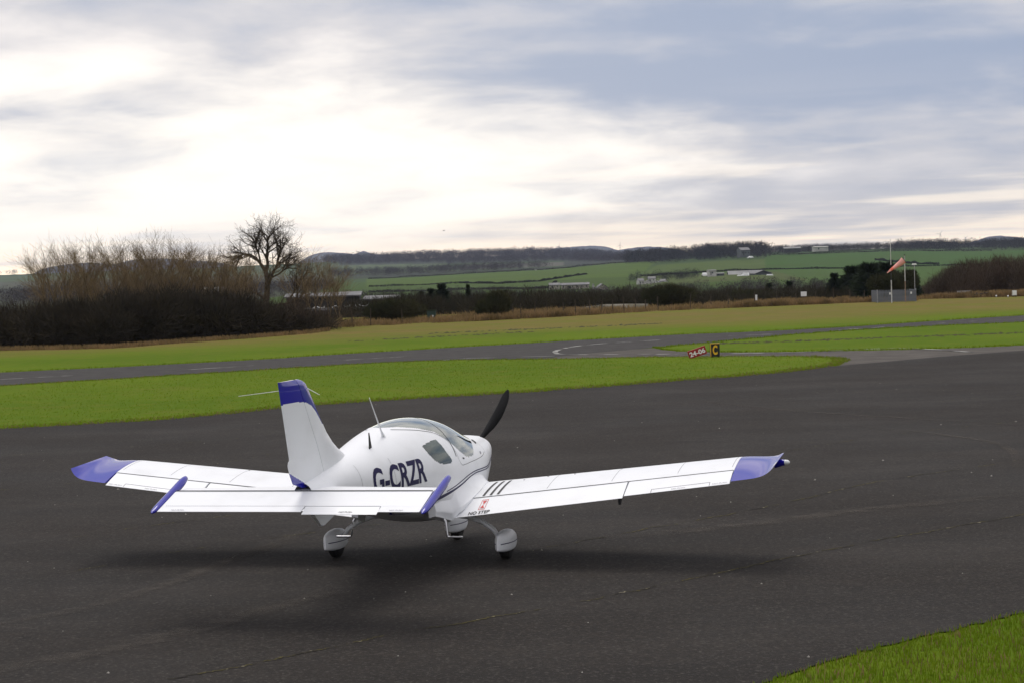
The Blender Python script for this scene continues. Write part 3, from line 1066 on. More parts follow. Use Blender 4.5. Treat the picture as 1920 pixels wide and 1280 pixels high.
def ribbon_on_fus(name, pts, width, m, side, parent, off=0.002, n=60, taper=None):
    pts = np.array(pts, float)
    d = np.concatenate([[0], np.cumsum(np.linalg.norm(np.diff(pts, axis=0), axis=1))])
    s_ = np.linspace(0, d[-1], n)
    X, Z = interp(d, pts[:, 0], s_), interp(d, pts[:, 1], s_)
    tx, tz = np.gradient(X), np.gradient(Z)
    L = np.hypot(tx, tz)
    nx, nz = -tz / L, tx / L
    wv = width if taper is None else np.interp(s_ / d[-1], [a for a, _ in taper], [b for _, b in taper])
    rows = [fus_map(X + nx * wv * k, Z + nz * wv * k, side, off) for k in (-.5, 0, .5)]
    V = np.concatenate(rows)
    i = np.arange(n - 1)
    F = np.concatenate([np.stack([i + r * n, i + 1 + r * n, i + 1 + (r + 1) * n, i + (r + 1) * n], 1) for r in (0, 1)])
    return mesh(name, V, F, m, parent, True)


PIN1 = [(2.1, .98), (1.6, .965), (1.05, .945), (.76, .955), (.32, .965), (.06, .95), (-.21, .915), (-.45, .882), (-.70, .855)]
PIN2 = [(2.1, .955), (1.6, .94), (1.05, .92), (.71, .932), (.35, .94), (.13, .925), (-.18, .88), (-.52, .838), (-.84, .805), (-.98, .787)]
SEAM = [(-1.30, 1.60), (-1.15, 1.585), (-.8, 1.54), (-.48, 1.465), (-.30, 1.35), (-.235, 1.23), (-.215, 1.15), (-.16, 1.095), (-.04, 1.085), (.2, 1.085), (.6, 1.085), (.92, 1.09), (1.15, 1.11)]
for s in (-1, 1):
    ribbon_on_fus('pinstripe', PIN1, .012, M_DKBLUE, s, body)
    ribbon_on_fus('pinstripe', PIN2, .012, M_DKBLUE, s, body, taper=[(0, .010), (.6, .012), (.8, .022), (1, .05)])
    ribbon_on_fus('canopy_seam', SEAM, .005, M_LINE, s, body)
    ribbon_on_fus('cowl_seam', [(1.22, .52), (1.22, .8), (1.22, 1.0), (1.22, 1.2), (1.22, 1.28)], .006, M_LINE, s, cowl)
    # blue flash sweeping aft and down from the pinstripes
    ribbon_on_fus('blue_flash', [(-.90, .808), (-1.02, .765), (-1.16, .735), (-1.34, .72), (-1.6, .74)], .05, M_BLUE, s, body,
                  taper=[(0, .03), (.25, .085), (.5, .10), (.8, .05), (1, .002)])
    ribbon_on_fus('blue_flash', [(-1.45, .85), (-1.8, .87), (-2.2, .91), (-2.7, .98), (-3.2, 1.06)], .05, M_BLUE, s, body,
                  taper=[(0, .002), (.4, .03), (.8, .04), (1, .002)])
    for xj in (-1.95, -2.62):
        ribbon_on_fus('skin_joint', [(xj, .92), (xj - .01, 1.1), (xj - .02, 1.25), (xj - .02, 1.36)], .004, M_GREYTXT, s, body, n=20)
    # registration
    V2, F2 = text_mesh('G-CRZR', 0.028, (0.02, 0.1))
    X0, X1, Z0, Z1 = -2.42, -1.255, 1.03, 1.295
    xs_ = X0 + V2[:, 0] * (X1 - X0) if s < 0 else X1 - V2[:, 0] * (X1 - X0)
    zs_ = Z0 + V2[:, 1] * (Z1 - Z0)
    mesh('registration_lettering', fus_map(xs_, zs_, s, .003), F2, M_DKBLUE, body)
    # small vent and a dot of print beside the windscreen
    ribbon_on_fus('vent', [(-.07, 1.16), (-.04, 1.155), (-.005, 1.15)], .018, M_BLACK, s, body, n=6)
    ribbon_on_fus('placard', [(.80, 1.125), (.84, 1.13), (.88, 1.133)], .03, M_GREYTXT, s, body, n=6)

# ---- wings
def naca(x, t=0.15, m_=0.03, p_=0.4):
    yt = 5 * t * (.2969 * np.sqrt(x) - .126 * x - .3516 * x**2 + .2843 * x**3 - .1036 * x**4)
    yc = np.where(x < p_, m_ / p_**2 * (2 * p_ * x - x * x), m_ / (1 - p_)**2 * ((1 - 2 * p_) + 2 * p_ * x - x * x))
    return yc + yt, yc - yt


HX = 0.745


def wing_station(Y):
    f = (Y - .5) / 3.2
    le = 1.05 - .33 * f
    te = -.50 - .03 * f
    zte = .60 + .113 * (Y - .7)
    c = le - te
    return le, c, zte + c * math.sin(R(2.5)), zte


def wing_pt(Y, x, v):
    le, c, zl, zt = wing_station(Y)
    return le - c * x, zl + (zt - zl) * x + c * v


def control_pt(Y, x, v, ang):
    """a point of the flap or aileron, turned down about its hinge"""
    X, Z = wing_pt(Y, x, v)
    hx, hz = wing_pt(Y, HX, float(naca(np.array(HX))[1]) * .6)
    a = R(ang)
    dx_, dz_ = X - hx, Z - hz
    return hx + dx_ * math.cos(a) - dz_ * math.sin(a) * 0 - 0.0, hz + dz_ * math.cos(a) + dx_ * math.sin(a)


xm = HX * (1 - np.cos(np.linspace(0, np.pi, 40))) / 2
um, lm = naca(xm)
MAIN = list(zip(xm[::-1], um[::-1])) + list(zip(xm[1:], lm[1:]))
xf = np.concatenate([[HX + .004], np.linspace(HX + .012, 1.0, 12)])
uf, lf = naca(xf)
uf2 = uf.copy()
uf2[0] = uf[0] - .012
FLAP = list(zip(xf[::-1], uf2[::-1])) + [(HX + .001, float((uf2[0] + lf[0]) / 2))] + list(zip(xf, lf))
FLAP_DEG, AIL_DEG = 8.0, 4.5


def top_of(X, Y, ang=None):
    le, c, zl, zt = wing_station(Y)
    x = (le - X) / c
    if ang is None:
        return wing_pt(Y, x, float(naca(np.array(min(max(x, 0), 1)))[0]))[1]
    return control_pt(Y, x, float(naca(np.array(min(x, 1.0)))[0]), ang)[1]


for s in (-1, 1):
    wing = MB()
    wing.loft([[(X, s * Y, Z) for X, Z in (wing_pt(Y, x, v) for x, v in MAIN)] for Y in np.linspace(.46, 3.70, 12)])
    wing = wing.build('wing', M_WHITE, AC, True, 35)
    fl = MB().loft([[(X, s * Y, Z) for X, Z in (control_pt(Y, x, v, FLAP_DEG) for x, v in FLAP)] for Y in np.linspace(.58, 2.505, 6)])
    fl = fl.build('flap', M_WHITE, wing, True, 35)
    al = MB().loft([[(X, s * Y, Z) for X, Z in (control_pt(Y, x, v, AIL_DEG) for x, v in FLAP)] for Y in np.linspace(2.525, 3.69, 6)])
    al = al.build('aileron', M_WHITE, wing, True, 35)
    # upswept blue tip
    xt_ = (1 - np.cos(np.linspace(0, np.pi, 30))) / 2
    ut, lt = naca(xt_)
    loops = []
    for f in np.linspace(0, 1, 22):
        Y = 3.703 + .47 * f
        le, c, zl, zt = wing_station(3.70)
        L0 = le - .03 * f - .22 * f**7
        T0 = le - c + .02 * f + .06 * f**6
        cc = L0 - T0
        th = (1 - .55 * f**1.5) * math.sqrt(max(1e-4, 1 - f**10))
        zoff = .113 * (Y - 3.70) + .11 * f**6
        lp = [(L0 - cc * x, s * Y, zl + (zt - zl) * x + zoff + cc * v * th) for x, v in list(zip(xt_[::-1], ut[::-1])) + list(zip(xt_[1:-1], lt[1:-1]))]
        loops.append(lp)
    tip = MB().loft(loops).build('wing_tip', M_BLUE, wing, True, 40)
    # tip light on its small fairing
    tl = loops[-1][15]
    bx_, by_, bz_ = .10, s * 4.24, 1.075
    MB().tube([(bx_ + .03, s * 4.10, bz_ - .02), (bx_ + .01, s * 4.18, bz_ - .005), (bx_ - .01, s * 4.22, bz_)], [.05, .040, .03], 10).build('light_mount', M_BLUE, wing, True, 40)
    MB().tube([(bx_ - .01, s * 4.22, bz_), (bx_ - .02, s * 4.25, bz_ + .002), (bx_ - .025, s * 4.27, bz_ + .003)], [.03, .026, .008], 10).build(
        'navigation_light', mat('clear_lens', (.75, .78, .78), .12, .6), wing, True, 60)
    # dark slot along the hinge line
    slot = []
    for Y in np.linspace(.66, 3.69, 20):
        X, Z = wing_pt(Y, HX, float(naca(np.array(HX))[0]))
        slot.append(((X + .004, s * Y, Z + .0015), (X - .009, s * Y, Z - .003)))
    MB().add([p_ for ab in slot for p_ in ab], [(2 * i, 2 * i + 1, 2 * i + 3, 2 * i + 2) for i in range(19)]).build('hinge_gap', M_LINE, wing)
    # walkway stripes
    for k in range(3):
        Y0 = .79 + .085 * k
        rows = []
        for X in np.linspace(.52, -.09, 24):
            y_ = Y0 + .00 * X
            rows += [(X, s * y_, top_of(X, y_) + .003), (X, s * (y_ + .030), top_of(X, y_ + .030) + .003)]
        MB().add(rows, [(2 * i, 2 * i + 1, 2 * i + 3, 2 * i + 2) for i in range(23)]).build('walkway_stripe', M_BLACK, wing, True)

    def flap_print(name, body_, Ya, Yb, Xa, Xb, ang, m, par, bold=0.0):
        """lettering on the trailing surfaces, read from behind; Xa is the foot of the letters"""
        V2, F2 = text_mesh(body_, bold)
        pts = []
        for a, b in V2:
            y_ = (Ya + (Yb - Ya) * a) if s < 0 else (Yb - (Yb - Ya) * a)
            x_ = Xa + (Xb - Xa) * b
            pts.append((x_, s * y_, top_of(x_, y_, ang) + .004))
        mesh(name, pts, F2, m, par)
    flap_print('no_step_lettering', 'NO STEP', .73, .975, -.485, -.425, FLAP_DEG, M_BLACK, fl, .02)
    # red warning plate above it
    Ya, Yb, Xa, Xb = .825, .90, -.40, -.19
    qd = lambda y0, x0, y1, x1, dz_: [(x0, s * y0, top_of(x0, y0, FLAP_DEG) + dz_), (x0, s * y1, top_of(x0, y1, FLAP_DEG) + dz_),
                                      (x1, s * y1, top_of(x1, y1, FLAP_DEG) + dz_), (x1, s * y0, top_of(x1, y0, FLAP_DEG) + dz_)]
    wp = MB()
    for y0, x0, y1, x1 in ((Ya, Xa, Yb, Xa + .008), (Ya, Xb - .008, Yb, Xb), (Ya, Xa + .008, Ya + .005, Xb - .008), (Yb - .005, Xa + .008, Yb, Xb - .008)):
        wp.add(qd(y0, x0, y1, x1, .004), [(0, 1, 2, 3)])
    ym = (Ya + Yb) / 2
    # an X-like figure: two triangles meeting, and a bar
    for tri in (((ym - .024, Xa + .03), (ym + .024, Xa + .03), (ym, Xa + .10)), ((ym - .024, Xb - .03), (ym + .024, Xb - .03), (ym, Xa + .10))):
        wp.add([(x_, s * y_, top_of(x_, y_, FLAP_DEG) + .005) for y_, x_ in tri], [(0, 1, 2)])
    wp.build('warning_plate', M_RED, fl)
    flap_print('no_push_lettering', 'NO PUSH', 3.05, 3.20, -.505, -.485, AIL_DEG, M_GREYTXT, al)
    flap_print('no_push_lettering', 'NO PUSH', 3.50, 3.66, -.505, -.485, AIL_DEG, M_GREYTXT, al)
    # fixed trim strip outlined on the aileron
    tb = MB()
    for y0, x0, y1, x1 in ((2.82, -.452, 3.47, -.446), (3.465, -.52, 3.471, -.452), (2.82, -.52, 2.826, -.452)):
        tb.add([(x_, s * y_, top_of(x_, y_, AIL_DEG) + .003) for y_, x_ in ((y0, x0), (y1, x0), (y1, x1), (y0, x1))], [(0, 1, 2, 3)])
    tb.build('trim_outline', M_GREYTXT, al)
    # flap track and aileron horn below the trailing edge
    Xh, Zh = control_pt(2.46, .97, 0, FLAP_DEG)
    MB().loft([[(Xh + .10, s * 2.45, Zh + .01), (Xh + .10, s * 2.48, Zh + .01), (Xh - .02, s * 2.48, Zh), (Xh - .02, s * 2.45, Zh)],
               [(Xh + .04, s * 2.455, Zh - .085), (Xh + .04, s * 2.475, Zh - .085), (Xh, s * 2.475, Zh - .08), (Xh, s * 2.455, Zh - .08)]]).build('flap_bracket', M_BLACK, wing)
    # faint skin joints across the wing
    for Yj in (1.55, 2.30, 3.05, 3.66):
        rows = []
        for X in np.linspace(.62, -.10, 18):
            rows += [(X, s * Yj, top_of(X, Yj) + .0015), (X, s * (Yj + .005), top_of(X, Yj + .005) + .0015)]
        MB().add(rows, [(2 * i, 2 * i + 1, 2 * i + 3, 2 * i + 2) for i in range(17)]).build('skin_joint', M_GREYTXT, wing, True)
    # rivet-like fuel cap and a few screws on top
    for X, Y in ((.45, 1.15), (.52, 1.42), (.48, 1.75), (.5, 2.3)):
        z = top_of(X, Y)
        MB().tube([(X, s * Y, z - .003), (X, s * Y, z + .004)], .012, 8).build('screw', M_GREYTXT, wing)
    # root fillet
    loops = []
    for X in np.linspace(1.02, -.92, 34):
        f = np.interp(X, [-1.0, -.8, -.45, .2, .8, 1.02], [.35, .75, 1.0, .85, .45, .05])
        Xw = max(X, -.48)
        yr = .62
        zw = top_of(Xw, yr + .2 * f) + (X - Xw) * .03
        if X < -.48:
            zw = top_of(-.48, yr, FLAP_DEG) + .012 + .10 * (-.48 - X) / .5
        zf = zw + .20 * f
        yf = float(fus_side(np.array(X), np.array(zf))) - .01
        yo = max(yf + .02, float(fus_side(np.array(X), np.array(zw))) + .15 * f - (.0 if X > -.5 else (-.5 - X) * .34))
        P0, P1, P2 = np.array([yf, zf]), np.array([yf + .05 * f, zw + .02]), np.array([yo, zw + .002])
        lp = [(X, s * y_, z_) for y_, z_ in ((1 - t)**2 * P0 + 2 * t * (1 - t) * P1 + t * t * P2 for t in np.linspace(0, 1, 9))]
        thk = .05 if X > -.5 else .035 + .06 * (X + 1.0)
        lp += [(X, s * (yo - .005), zw - thk), (X, s * (yf - .06), zw - thk - .02), (X, s * (yf - .08), zf)]
        loops.append(lp)
    MB().loft(loops).build('root_fairing', M_WHITE, AC, True, 50)

# ---- tail
STZ, HNG = 1.185, -3.62
DROOP = 14.0


def thin_foil(x, t):
    return 5 * t * (.2969 * np.sqrt(x) - .126 * x - .3516 * x**2 + .2843 * x**3 - .1036 * x**4)


xs1 = .5 * (1 - np.cos(np.linspace(0, np.pi, 24))) * .5
stab = []
for Y in np.linspace(-1.33, 1.33, 15):
    le = -3.13 - .07 * abs(Y)
    c = (le - HNG) / .5
    yt = thin_foil(xs1, .085)
    stab.append([(le - c * x, Y, STZ + c * v) for x, v in list(zip(xs1[::-1], yt[::-1])) + list(zip(xs1[1:], -yt[1:]))])
stab = MB().loft(stab).build('tailplane', M_WHITE, AC, True, 35)
ca, sa_ = math.cos(R(DROOP)), math.sin(R(DROOP))


def elev(d, v, ang=None):
    """d metres aft of the hinge, v above the elevator's own plane"""
    return HNG - d * ca + v * sa_ * -1.0, STZ - d * sa_ + v * ca


def foil_slab(Y0, Y1, d0, d1, t0, t1, fn=elev, n=10, ny=2):
    lps = []
    for Y in np.linspace(Y0, Y1, ny):
        ds = np.linspace(d0, d1, n)
        hs = np.linspace(t0, t1, n)
        up = [(fn(d_, h_)[0], Y, fn(d_, h_)[1]) for d_, h_ in zip(ds, hs)]
        lo = [(fn(d_, -h_)[0], Y, fn(d_, -h_)[1]) for d_, h_ in zip(ds, hs)]
        nose = (fn(d0 - .022, 0)[0], Y, fn(d0 - .022, 0)[1])
        lps.append(up[::-1] + [nose] + lo)
    return MB().loft(lps)


elevator = foil_slab(-1.33, 1.33, .012, .335, .032, .010, ny=9).build('elevator', M_WHITE, AC, True, 35)
foil_slab(-1.33, -.92, .336, .46, .0098, .002).build('elevator_edge', M_WHITE, elevator, True, 35)
foil_slab(-.15, 1.33, .336, .46, .0098, .002).build('elevator_edge', M_WHITE, elevator, True, 35)


def tabf(d_, v):
    a = R(DROOP + 9)
    hx, hz = elev(.338, 0)
    return hx - (d_ - .338) * math.cos(a) - v * math.sin(a), hz - (d_ - .338) * math.sin(a) + v * math.cos(a)


tab = foil_slab(-.91, -.16, .345, .475, .0098, .002, tabf).build('trim_tab', M_WHITE, elevator, True, 35)
# dark slot at the hinge line and piano hinge print on the elevator
hg = MB()
hg.add([(HNG + .006, Y, STZ + .040) for Y in (-1.33, 1.33)] + [(HNG - .008, Y, STZ + .033) for Y in (1.33, -1.33)], [(0, 1, 2, 3)])
hg.build('hinge_gap', M_LINE, stab)
dash = MB()
for Y in np.arange(-.9, 1.28, .022):
    a_, b_ = elev(.332, .0125), elev(.338, .0122)
    dash.add([(a_[0], Y, a_[1]), (a_[0], Y + .012, a_[1]), (b_[0], Y + .012, b_[1]), (b_[0], Y, b_[1])], [(0, 1, 2, 3)])
dash.build('piano_hinge', M_GREYTXT, elevator)


def elev_print(Yl, Yr_, d0, d1, fn, par, m):
    V2, F2 = text_mesh('NO PUSH', 0.0)
    pts = [(fn(d0 + (d1 - d0) * b, .0085)[0], Yl + (Yr_ - Yl) * a, fn(d0 + (d1 - d0) * b, .0085)[1]) for a, b in V2]
    mesh('no_push_lettering', pts, F2, m, par)


elev_print(-.53, -.66, .455, .425, tabf, tab, M_BLACK)
elev_print(-1.03, -1.16, .445, .42, elev, elevator, M_GREYTXT)
elev_print(1.19, 1.06, .445, .42, elev, elevator, M_GREYTXT)
# blue balance tips
for s in (-1, 1):
    loops = []
    for f in np.linspace(0, 1, 26):
        d_ = -.40 + .90 * f
        half = .046 * math.sqrt(max(0.0, 1 - (2 * f - 1)**4)) * (1 - .45 * f) + .004
        wdt = .034 * math.sqrt(max(0.0, 1 - (2 * f - 1)**6)) + .004
        yc_ = 1.385 - .015 * f
        lift = .035 * (1 - f)**2
        lp = []
        for t in np.linspace(0, 2 * np.pi, 14, endpoint=False):
            x_, z_ = elev(d_, half * math.sin(t) + lift)
            lp.append((x_, s * (yc_ + wdt * math.cos(t)), z_))
        loops.append(lp)
    MB().loft(loops).build('elevator_tip', M_BLUE, elevator, True, 60)

# fin and rudder from one outline, split at the hinge line and at the edge of the blue cap
FZS = np.array([1.24, 1.30, 1.40, 1.48, 1.54, 1.62, 1.73, 1.86, 2.00, 2.12, 2.20, 2.25, 2.285, 2.31])
FLE = np.array([-2.05, -2.15, -2.33, -2.49, -2.64, -2.79, -2.94, -3.07, -3.20, -3.315, -3.395, -3.45, -3.53, -3.66])
def fin_te(z):
    return np.interp(z, [1.24, 1.27, 1.31, 1.40, 1.47, 1.50, 1.53, 1.545, 2.31], [-3.60, -3.70, -3.86, -3.925, -3.965, -3.97, -3.955, -3.925, -4.14])
def fin_hinge(z):
    return np.interp(z, [1.24, 2.31], [-3.075, -3.735])
zs = np.linspace(1.245, 2.305, 120)


def fin_sheet(kind):
    quads = {'w': MB(), 'b': MB()}
    xf_ = np.linspace(0, 1, 70)
    rows = []
    for z in zs:
        le, te, h = float(np.interp(z, FZS, FLE)), float(fin_te(z)), float(fin_hinge(z))
        c = le - te
        a, b = (le, h + .004) if kind == 'fin' else (h - .004, te)
        xx = a + (b - a) * (xf_**1.6 if kind == 'fin' else xf_)
        th = thin_foil(np.clip((le - xx) / c, 0, 1), .105) * min(c, 1.15) * np.interp(z, [2.26, 2.305], [1, .55])
        rows.append((xx, th + .0015))
    V, cls, F = [], [], []
    for j, z in enumerate(zs):
        xx, th = rows[j]
        for sgn in (1, -1):
            for x_, t_ in zip(xx, th):
                V.append((x_, sgn * t_, z))
    n = len(xf_)
    idx = lambda j, sg, i: j * 2 * n + (0 if sg > 0 else n) + i
    for j in range(len(zs) - 1):
        for sg in (1, -1):
            for i in range(n - 1):
                F.append((idx(j, sg, i), idx(j, sg, i + 1), idx(j + 1, sg, i + 1), idx(j + 1, sg, i)))
        for i in (0, n - 1):
            F.append((idx(j, 1, i), idx(j, -1, i), idx(j + 1, -1, i), idx(j + 1, 1, i)))
    for j in (0, len(zs) - 1):
        for i in range(n - 1):
            F.append((idx(j, 1, i), idx(j, 1, i + 1), idx(j, -1, i + 1), idx(j, -1, i)))
    V, F = np.array(V), np.array(F)
    c = V[F].mean(1)
    capz = np.interp(c[:, 0], [-4.2, -3.75, -3.55, -3.40, -3.28, -3.1], [2.085, 2.09, 2.075, 2.03, 1.96, 1.82])
    blue = c[:, 2] > capz
    foot = np.zeros(len(c), bool)
    if kind == 'rudder':
        foot = c[:, 2] < np.interp(c[:, 0], [-3.98, -3.93, -3.50, -3.4], [1.45, 1.42, 1.255, 1.20])
    return V, F, blue, foot


V, F, blue, foot = fin_sheet('fin')
fin = sub('fin', F[~blue], M_WHITE, AC, V=V)
sub('fin_cap', F[blue], M_BLUE, fin, V=V)
V, F, blue, foot = fin_sheet('rudder')
rud = sub('rudder', F[~blue & ~foot], M_WHITE, AC, V=V)
sub('rudder_cap', F[blue], M_BLUE, rud, V=V)
sub('rudder_foot', F[foot], M_BLUE, rud, V=V)
for o in (fin, rud):
    for ob in [o] + list(o.children):
        ob.data.set_sharp_from_angle(angle=R(40))
# dark line of the rudder hinge, sitting in the gap
MB().tube([(fin_hinge(1.25), 0, 1.25), (fin_hinge(2.30), 0, 2.30)], [.030, .017], 8).build('rudder_hinge', M_LINE, fin)
# whisker aerials at the fin top
for y_, l_ in ((.52, .45), (-.30, .42)):
    MB().tube([(-3.42, 0, 2.21), (-3.42 - l_, y_, 2.165)], [.004, .0022], 6).build('whisker_aerial', M_WHITE, fin)
# fillet where fin meets the spine: the fin root runs down into the fuselage skin; ventral skid below the tail
MB().loft([[(-3.50, -.03, 1.03), (-3.50, .03, 1.03), (-2.72, .03, .90), (-2.72, -.03, .90)],
           [(-3.16, -.012, .815), (-3.16, .012, .815), (-3.08, .012, .81), (-3.08, -.012, .81)]]).build('ventral_fin', M_WHITE, AC)
# aerials on the spine
MB().tube([(-1.60, -.15, 1.535), (-1.60, -.15, 1.56), (-1.66, -.15, 1.62), (-2.00, -.15, 2.0)], [.035, .022, .009, .004], 8).build('whip_aerial', M_WHITE, AC, True, 50)
MB().loft([[(-2.00, -.165, 1.44), (-2.00, -.155, 1.44), (-2.085, -.155, 1.44), (-2.085, -.165, 1.44)],
           [(-2.07, -.162, 1.64), (-2.07, -.158, 1.64), (-2.095, -.158, 1.64), (-2.095, -.162, 1.64)]]).build('blade_aerial', M_BLACK, AC)


# ---- undercarriage
def pant(name, cx, cy, scale, par):
    tab_ = [(.42, .205, .02, .02), (.38, .21, .075, .06), (.26, .22, .135, .100), (.08, .225, .165, .122), (-.10, .228, .165, .125), (-.26, .230, .150, .106), (-.38, .232, .132, .070), (-.46, .234, .118, .034), (-.49, .236, .108, .012)]
    tab_ = np.array(tab_)[::-1]
    loops = []
    for x_ in np.linspace(-.49, .42, 34):
        zc_, hh, hw = (float(interp(tab_[:, 0], tab_[:, k], x_)) for k in (1, 2, 3))
        lp = []
        for t in np.linspace(0, 2 * np.pi, 28, endpoint=False):
            c_, s_ = math.cos(t), math.sin(t)
            y_ = hw * math.copysign(abs(c_)**(.85 if s_ > 0 else .55), c_) * (1.0 if s_ > 0 else 1.0)
            z_ = zc_ + hh * math.copysign(abs(s_)**(.9 if s_ > 0 else .5), s_)
            lp.append((cx + x_ * scale, cy + y_ * scale, max(z_, .085) * scale + .045))
        loops.append(lp)
    return MB().loft(loops).build(name, M_WHITE, par, True, 50)


def wheel(cx, cy, r, wd, par):
    pts = [(-wd, .55 * r), (-wd, .8 * r), (-.7 * wd, .97 * r), (0, r), (.7 * wd, .97 * r), (wd, .8 * r), (wd, .55 * r)]
    loops = [[(cx + rr * math.cos(t), cy + yy, r + rr * math.sin(t)) for t in np.linspace(0, 2 * np.pi, 28, endpoint=False)] for yy, rr in pts]
    o = MB().loft(loops).build('tyre', M_RUBBER, par, True, 50)
    MB().tube([(cx, cy - wd * .8, r), (cx, cy + wd * .8, r)], .5 * r, 16).build('rim', M_METAL, o)
    return o


def pant_line(par, cx, cy, sc_, m):
    """thin blue line running round the spat"""
    for s in (1, -1):
        pts = []
        for x_ in np.linspace(-.45, .3, 20):
            tab_ = np.array([(.42, .02), (.38, .06), (.26, .100), (.08, .122), (-.10, .125), (-.26, .106), (-.38, .070), (-.46, .034), (-.49, .012)])[::-1]
            hw = float(interp(tab_[:, 0], tab_[:, 1], x_)) * .985
            zz = .235 + .03 * x_ + .11 * max(0, -x_ - .05) * 0 - .10 * max(0.0, .25 + x_ * .6)
            pts.append((cx + x_ * sc_, cy + s * (hw + .002) * sc_, zz * sc_ + .045))
        MB().tube(pts, .005, 5).build('spat_line', m, par)


for s in (-1, 1):
    Y = s * 1.03
    MB().tube([(.05, s * .40, .50), (.04, s * .58, .475), (.03, s * .74, .42), (.02, s * .88, .33), (.01, s * .96, .22)], [.036, .034, .031, .028, .028], 10).build('main_gear_leg', M_WHITE, AC, True, 60)
    w_ = wheel(.0, Y, .155, .06, AC)
    p_ = pant('wheel_spat', 0.0, Y, .74, AC)
    pant_line(p_, 0, Y, .74, M_DKBLUE)
    MB().tube([(-.70, s * .46, .66), (-.72, s * .545, .52), (-.74, s * .56, .375), (-.74, s * .57, .355), (-.74, s * .60, .352), (-.74, s * .74, .352)], .013, 8).build('boarding_step', M_METAL, AC, True, 60)
MB().tube([(1.40, 0, .52), (1.47, 0, .30), (1.48, 0, .14)], [.04, .035, .03], 10).build('nose_gear_leg', M_METAL, AC)
wheel(1.48, 0, .145, .055, AC)
p_ = pant('nose_wheel_spat', 1.46, 0, .80, AC)
pant_line(p_, 1.46, 0, .80, M_DKBLUE)
MB().tube([(1.55, -.16, .62), (1.50, -.16, .45)], .02, 8).build('exhaust_pipe', M_METAL, AC)

# ---- propeller
prop = empty('propeller', (2.43, 0, 1.06))
prop.parent = AC
sp = []
for f in np.linspace(0, 1, 10):
    r_ = .125 * math.sqrt(max(0, 1 - f**1.8)) + .002
    sp.append([(-.06 + .34 * f, r_ * math.cos(t), r_ * math.sin(t)) for t in np.linspace(0, 2 * np.pi, 24, endpoint=False)])
MB().loft(sp).build('spinner', M_WHITE, prop, True, 60)
for k in range(2):
    loops = []
    for f in np.linspace(0, 1, 24):
        r_ = .06 + .775 * f
        ch = float(interp([0, .15, .4, .7, .9, 1.0], [.05, .075, .120, .115, .085, .025], f))
        tw = R(float(np.interp(f, [0, 1], [38, 16])))
        sweep = .045 * math.sin(math.pi * f) - .02 * f
        lp = []
        for t in np.linspace(0, 2 * np.pi, 12, endpoint=False):
            a, b = ch / 2 * math.cos(t) + sweep, .011 * math.sin(t) * (1.3 - f)
            lp.append((a * math.sin(tw) + b * math.cos(tw), -(a * math.cos(tw) - b * math.sin(tw)), r_))
        loops.append(lp)
    bl = MB().loft(loops).build('propeller_blade', M_PROP, prop, True, 60)
    bl.rotation_euler = (R(34 + 180 * k), 0, 0)
# ------------------------------------------------------------------ vegetation
M_BARK = noisy('winter_bark', (.085, .066, .045), (.055, .043, .031), 6.0, .9, .1)
M_BARK2 = noisy('pale_thin_bark', (.215, .155, .082), (.130, .095, .056), 2.0, .9, .1)
M_TWIG = noisy('dark_thicket_twigs', (.034, .029, .021), (.050, .041, .028), .5, .95, .05)
M_TWIGB = noisy('brown_scrub_twigs', (.085, .060, .043), (.060, .046, .033), .25, .95, .05)
M_BELT = noisy('dark_hedge_belt_twigs', (.048, .041, .027), (.034, .031, .020), .2, .95, .05)
M_TWIGG = noisy('olive_bush_twigs', (.036, .040, .018), (.055, .050, .024), .5, .95, .05)
M_EVERG = noisy('dark_conifer_needles', (.016, .026, .014), (.030, .040, .020), .8, .9, .1)
M_WOODF = noisy('far_bare_woodland', (.050, .043, .044), (.066, .056, .052), .02, .95, .05)
M_WOODD = noisy('far_dark_woodland', (.030, .030, .032), (.044, .040, .038), .02, .95, .05)
M_HEDGE = noisy('field_hedge', (.030, .032, .022), (.042, .040, .026), .05, .95, .05)


def tubes_from_segments(S, name, m, parent):
    """S: rows of x0 y0 z0 x1 y1 z1 r0 r1; three-sided tubes for twigs, six-sided for limbs"""
    S = np.array(S)
    Vs, Fs, base = [], [], 0
    for thick in (True, False):
        q_ = S[(S[:, 6] > .035) == thick]
        if not len(q_):
            continue
        k = 6 if thick else 3
        a, b = q_[:, :3], q_[:, 3:6]
        d = b - a
        d /= np.linalg.norm(d, axis=1, keepdims=True) + 1e-9
        ref = np.where(np.abs(d[:, 2:3]) > .9, np.array([[1., 0, 0]]), np.array([[0., 0, 1]]))
        e1 = np.cross(d, ref)
        e1 /= np.linalg.norm(e1, axis=1, keepdims=True)
        e2 = np.cross(d, e1)
        an = np.linspace(0, 2 * np.pi, k, endpoint=False)
        ring = e1[:, None] * np.cos(an)[None, :, None] + e2[:, None] * np.sin(an)[None, :, None]
        v0 = a[:, None] + ring * q_[:, 6][:, None, None]
        v1 = b[:, None] + ring * q_[:, 7][:, None, None]
        V = np.concatenate([v0, v1], 1).reshape(-1, 3)
        o = base + np.arange(len(q_))[:, None] * 2 * k
        i = np.arange(k)[None]
        F = np.stack([o + i, o + (i + 1) % k, o + k + (i + 1) % k, o + k + i], -1).reshape(-1, 4)
        Vs.append(V)
        Fs.append(F)
        base += len(V)
    return mesh(name, np.concatenate(Vs), np.concatenate(Fs), m, parent)


def unit(v):
    return v / (np.linalg.norm(v) + 1e-9)


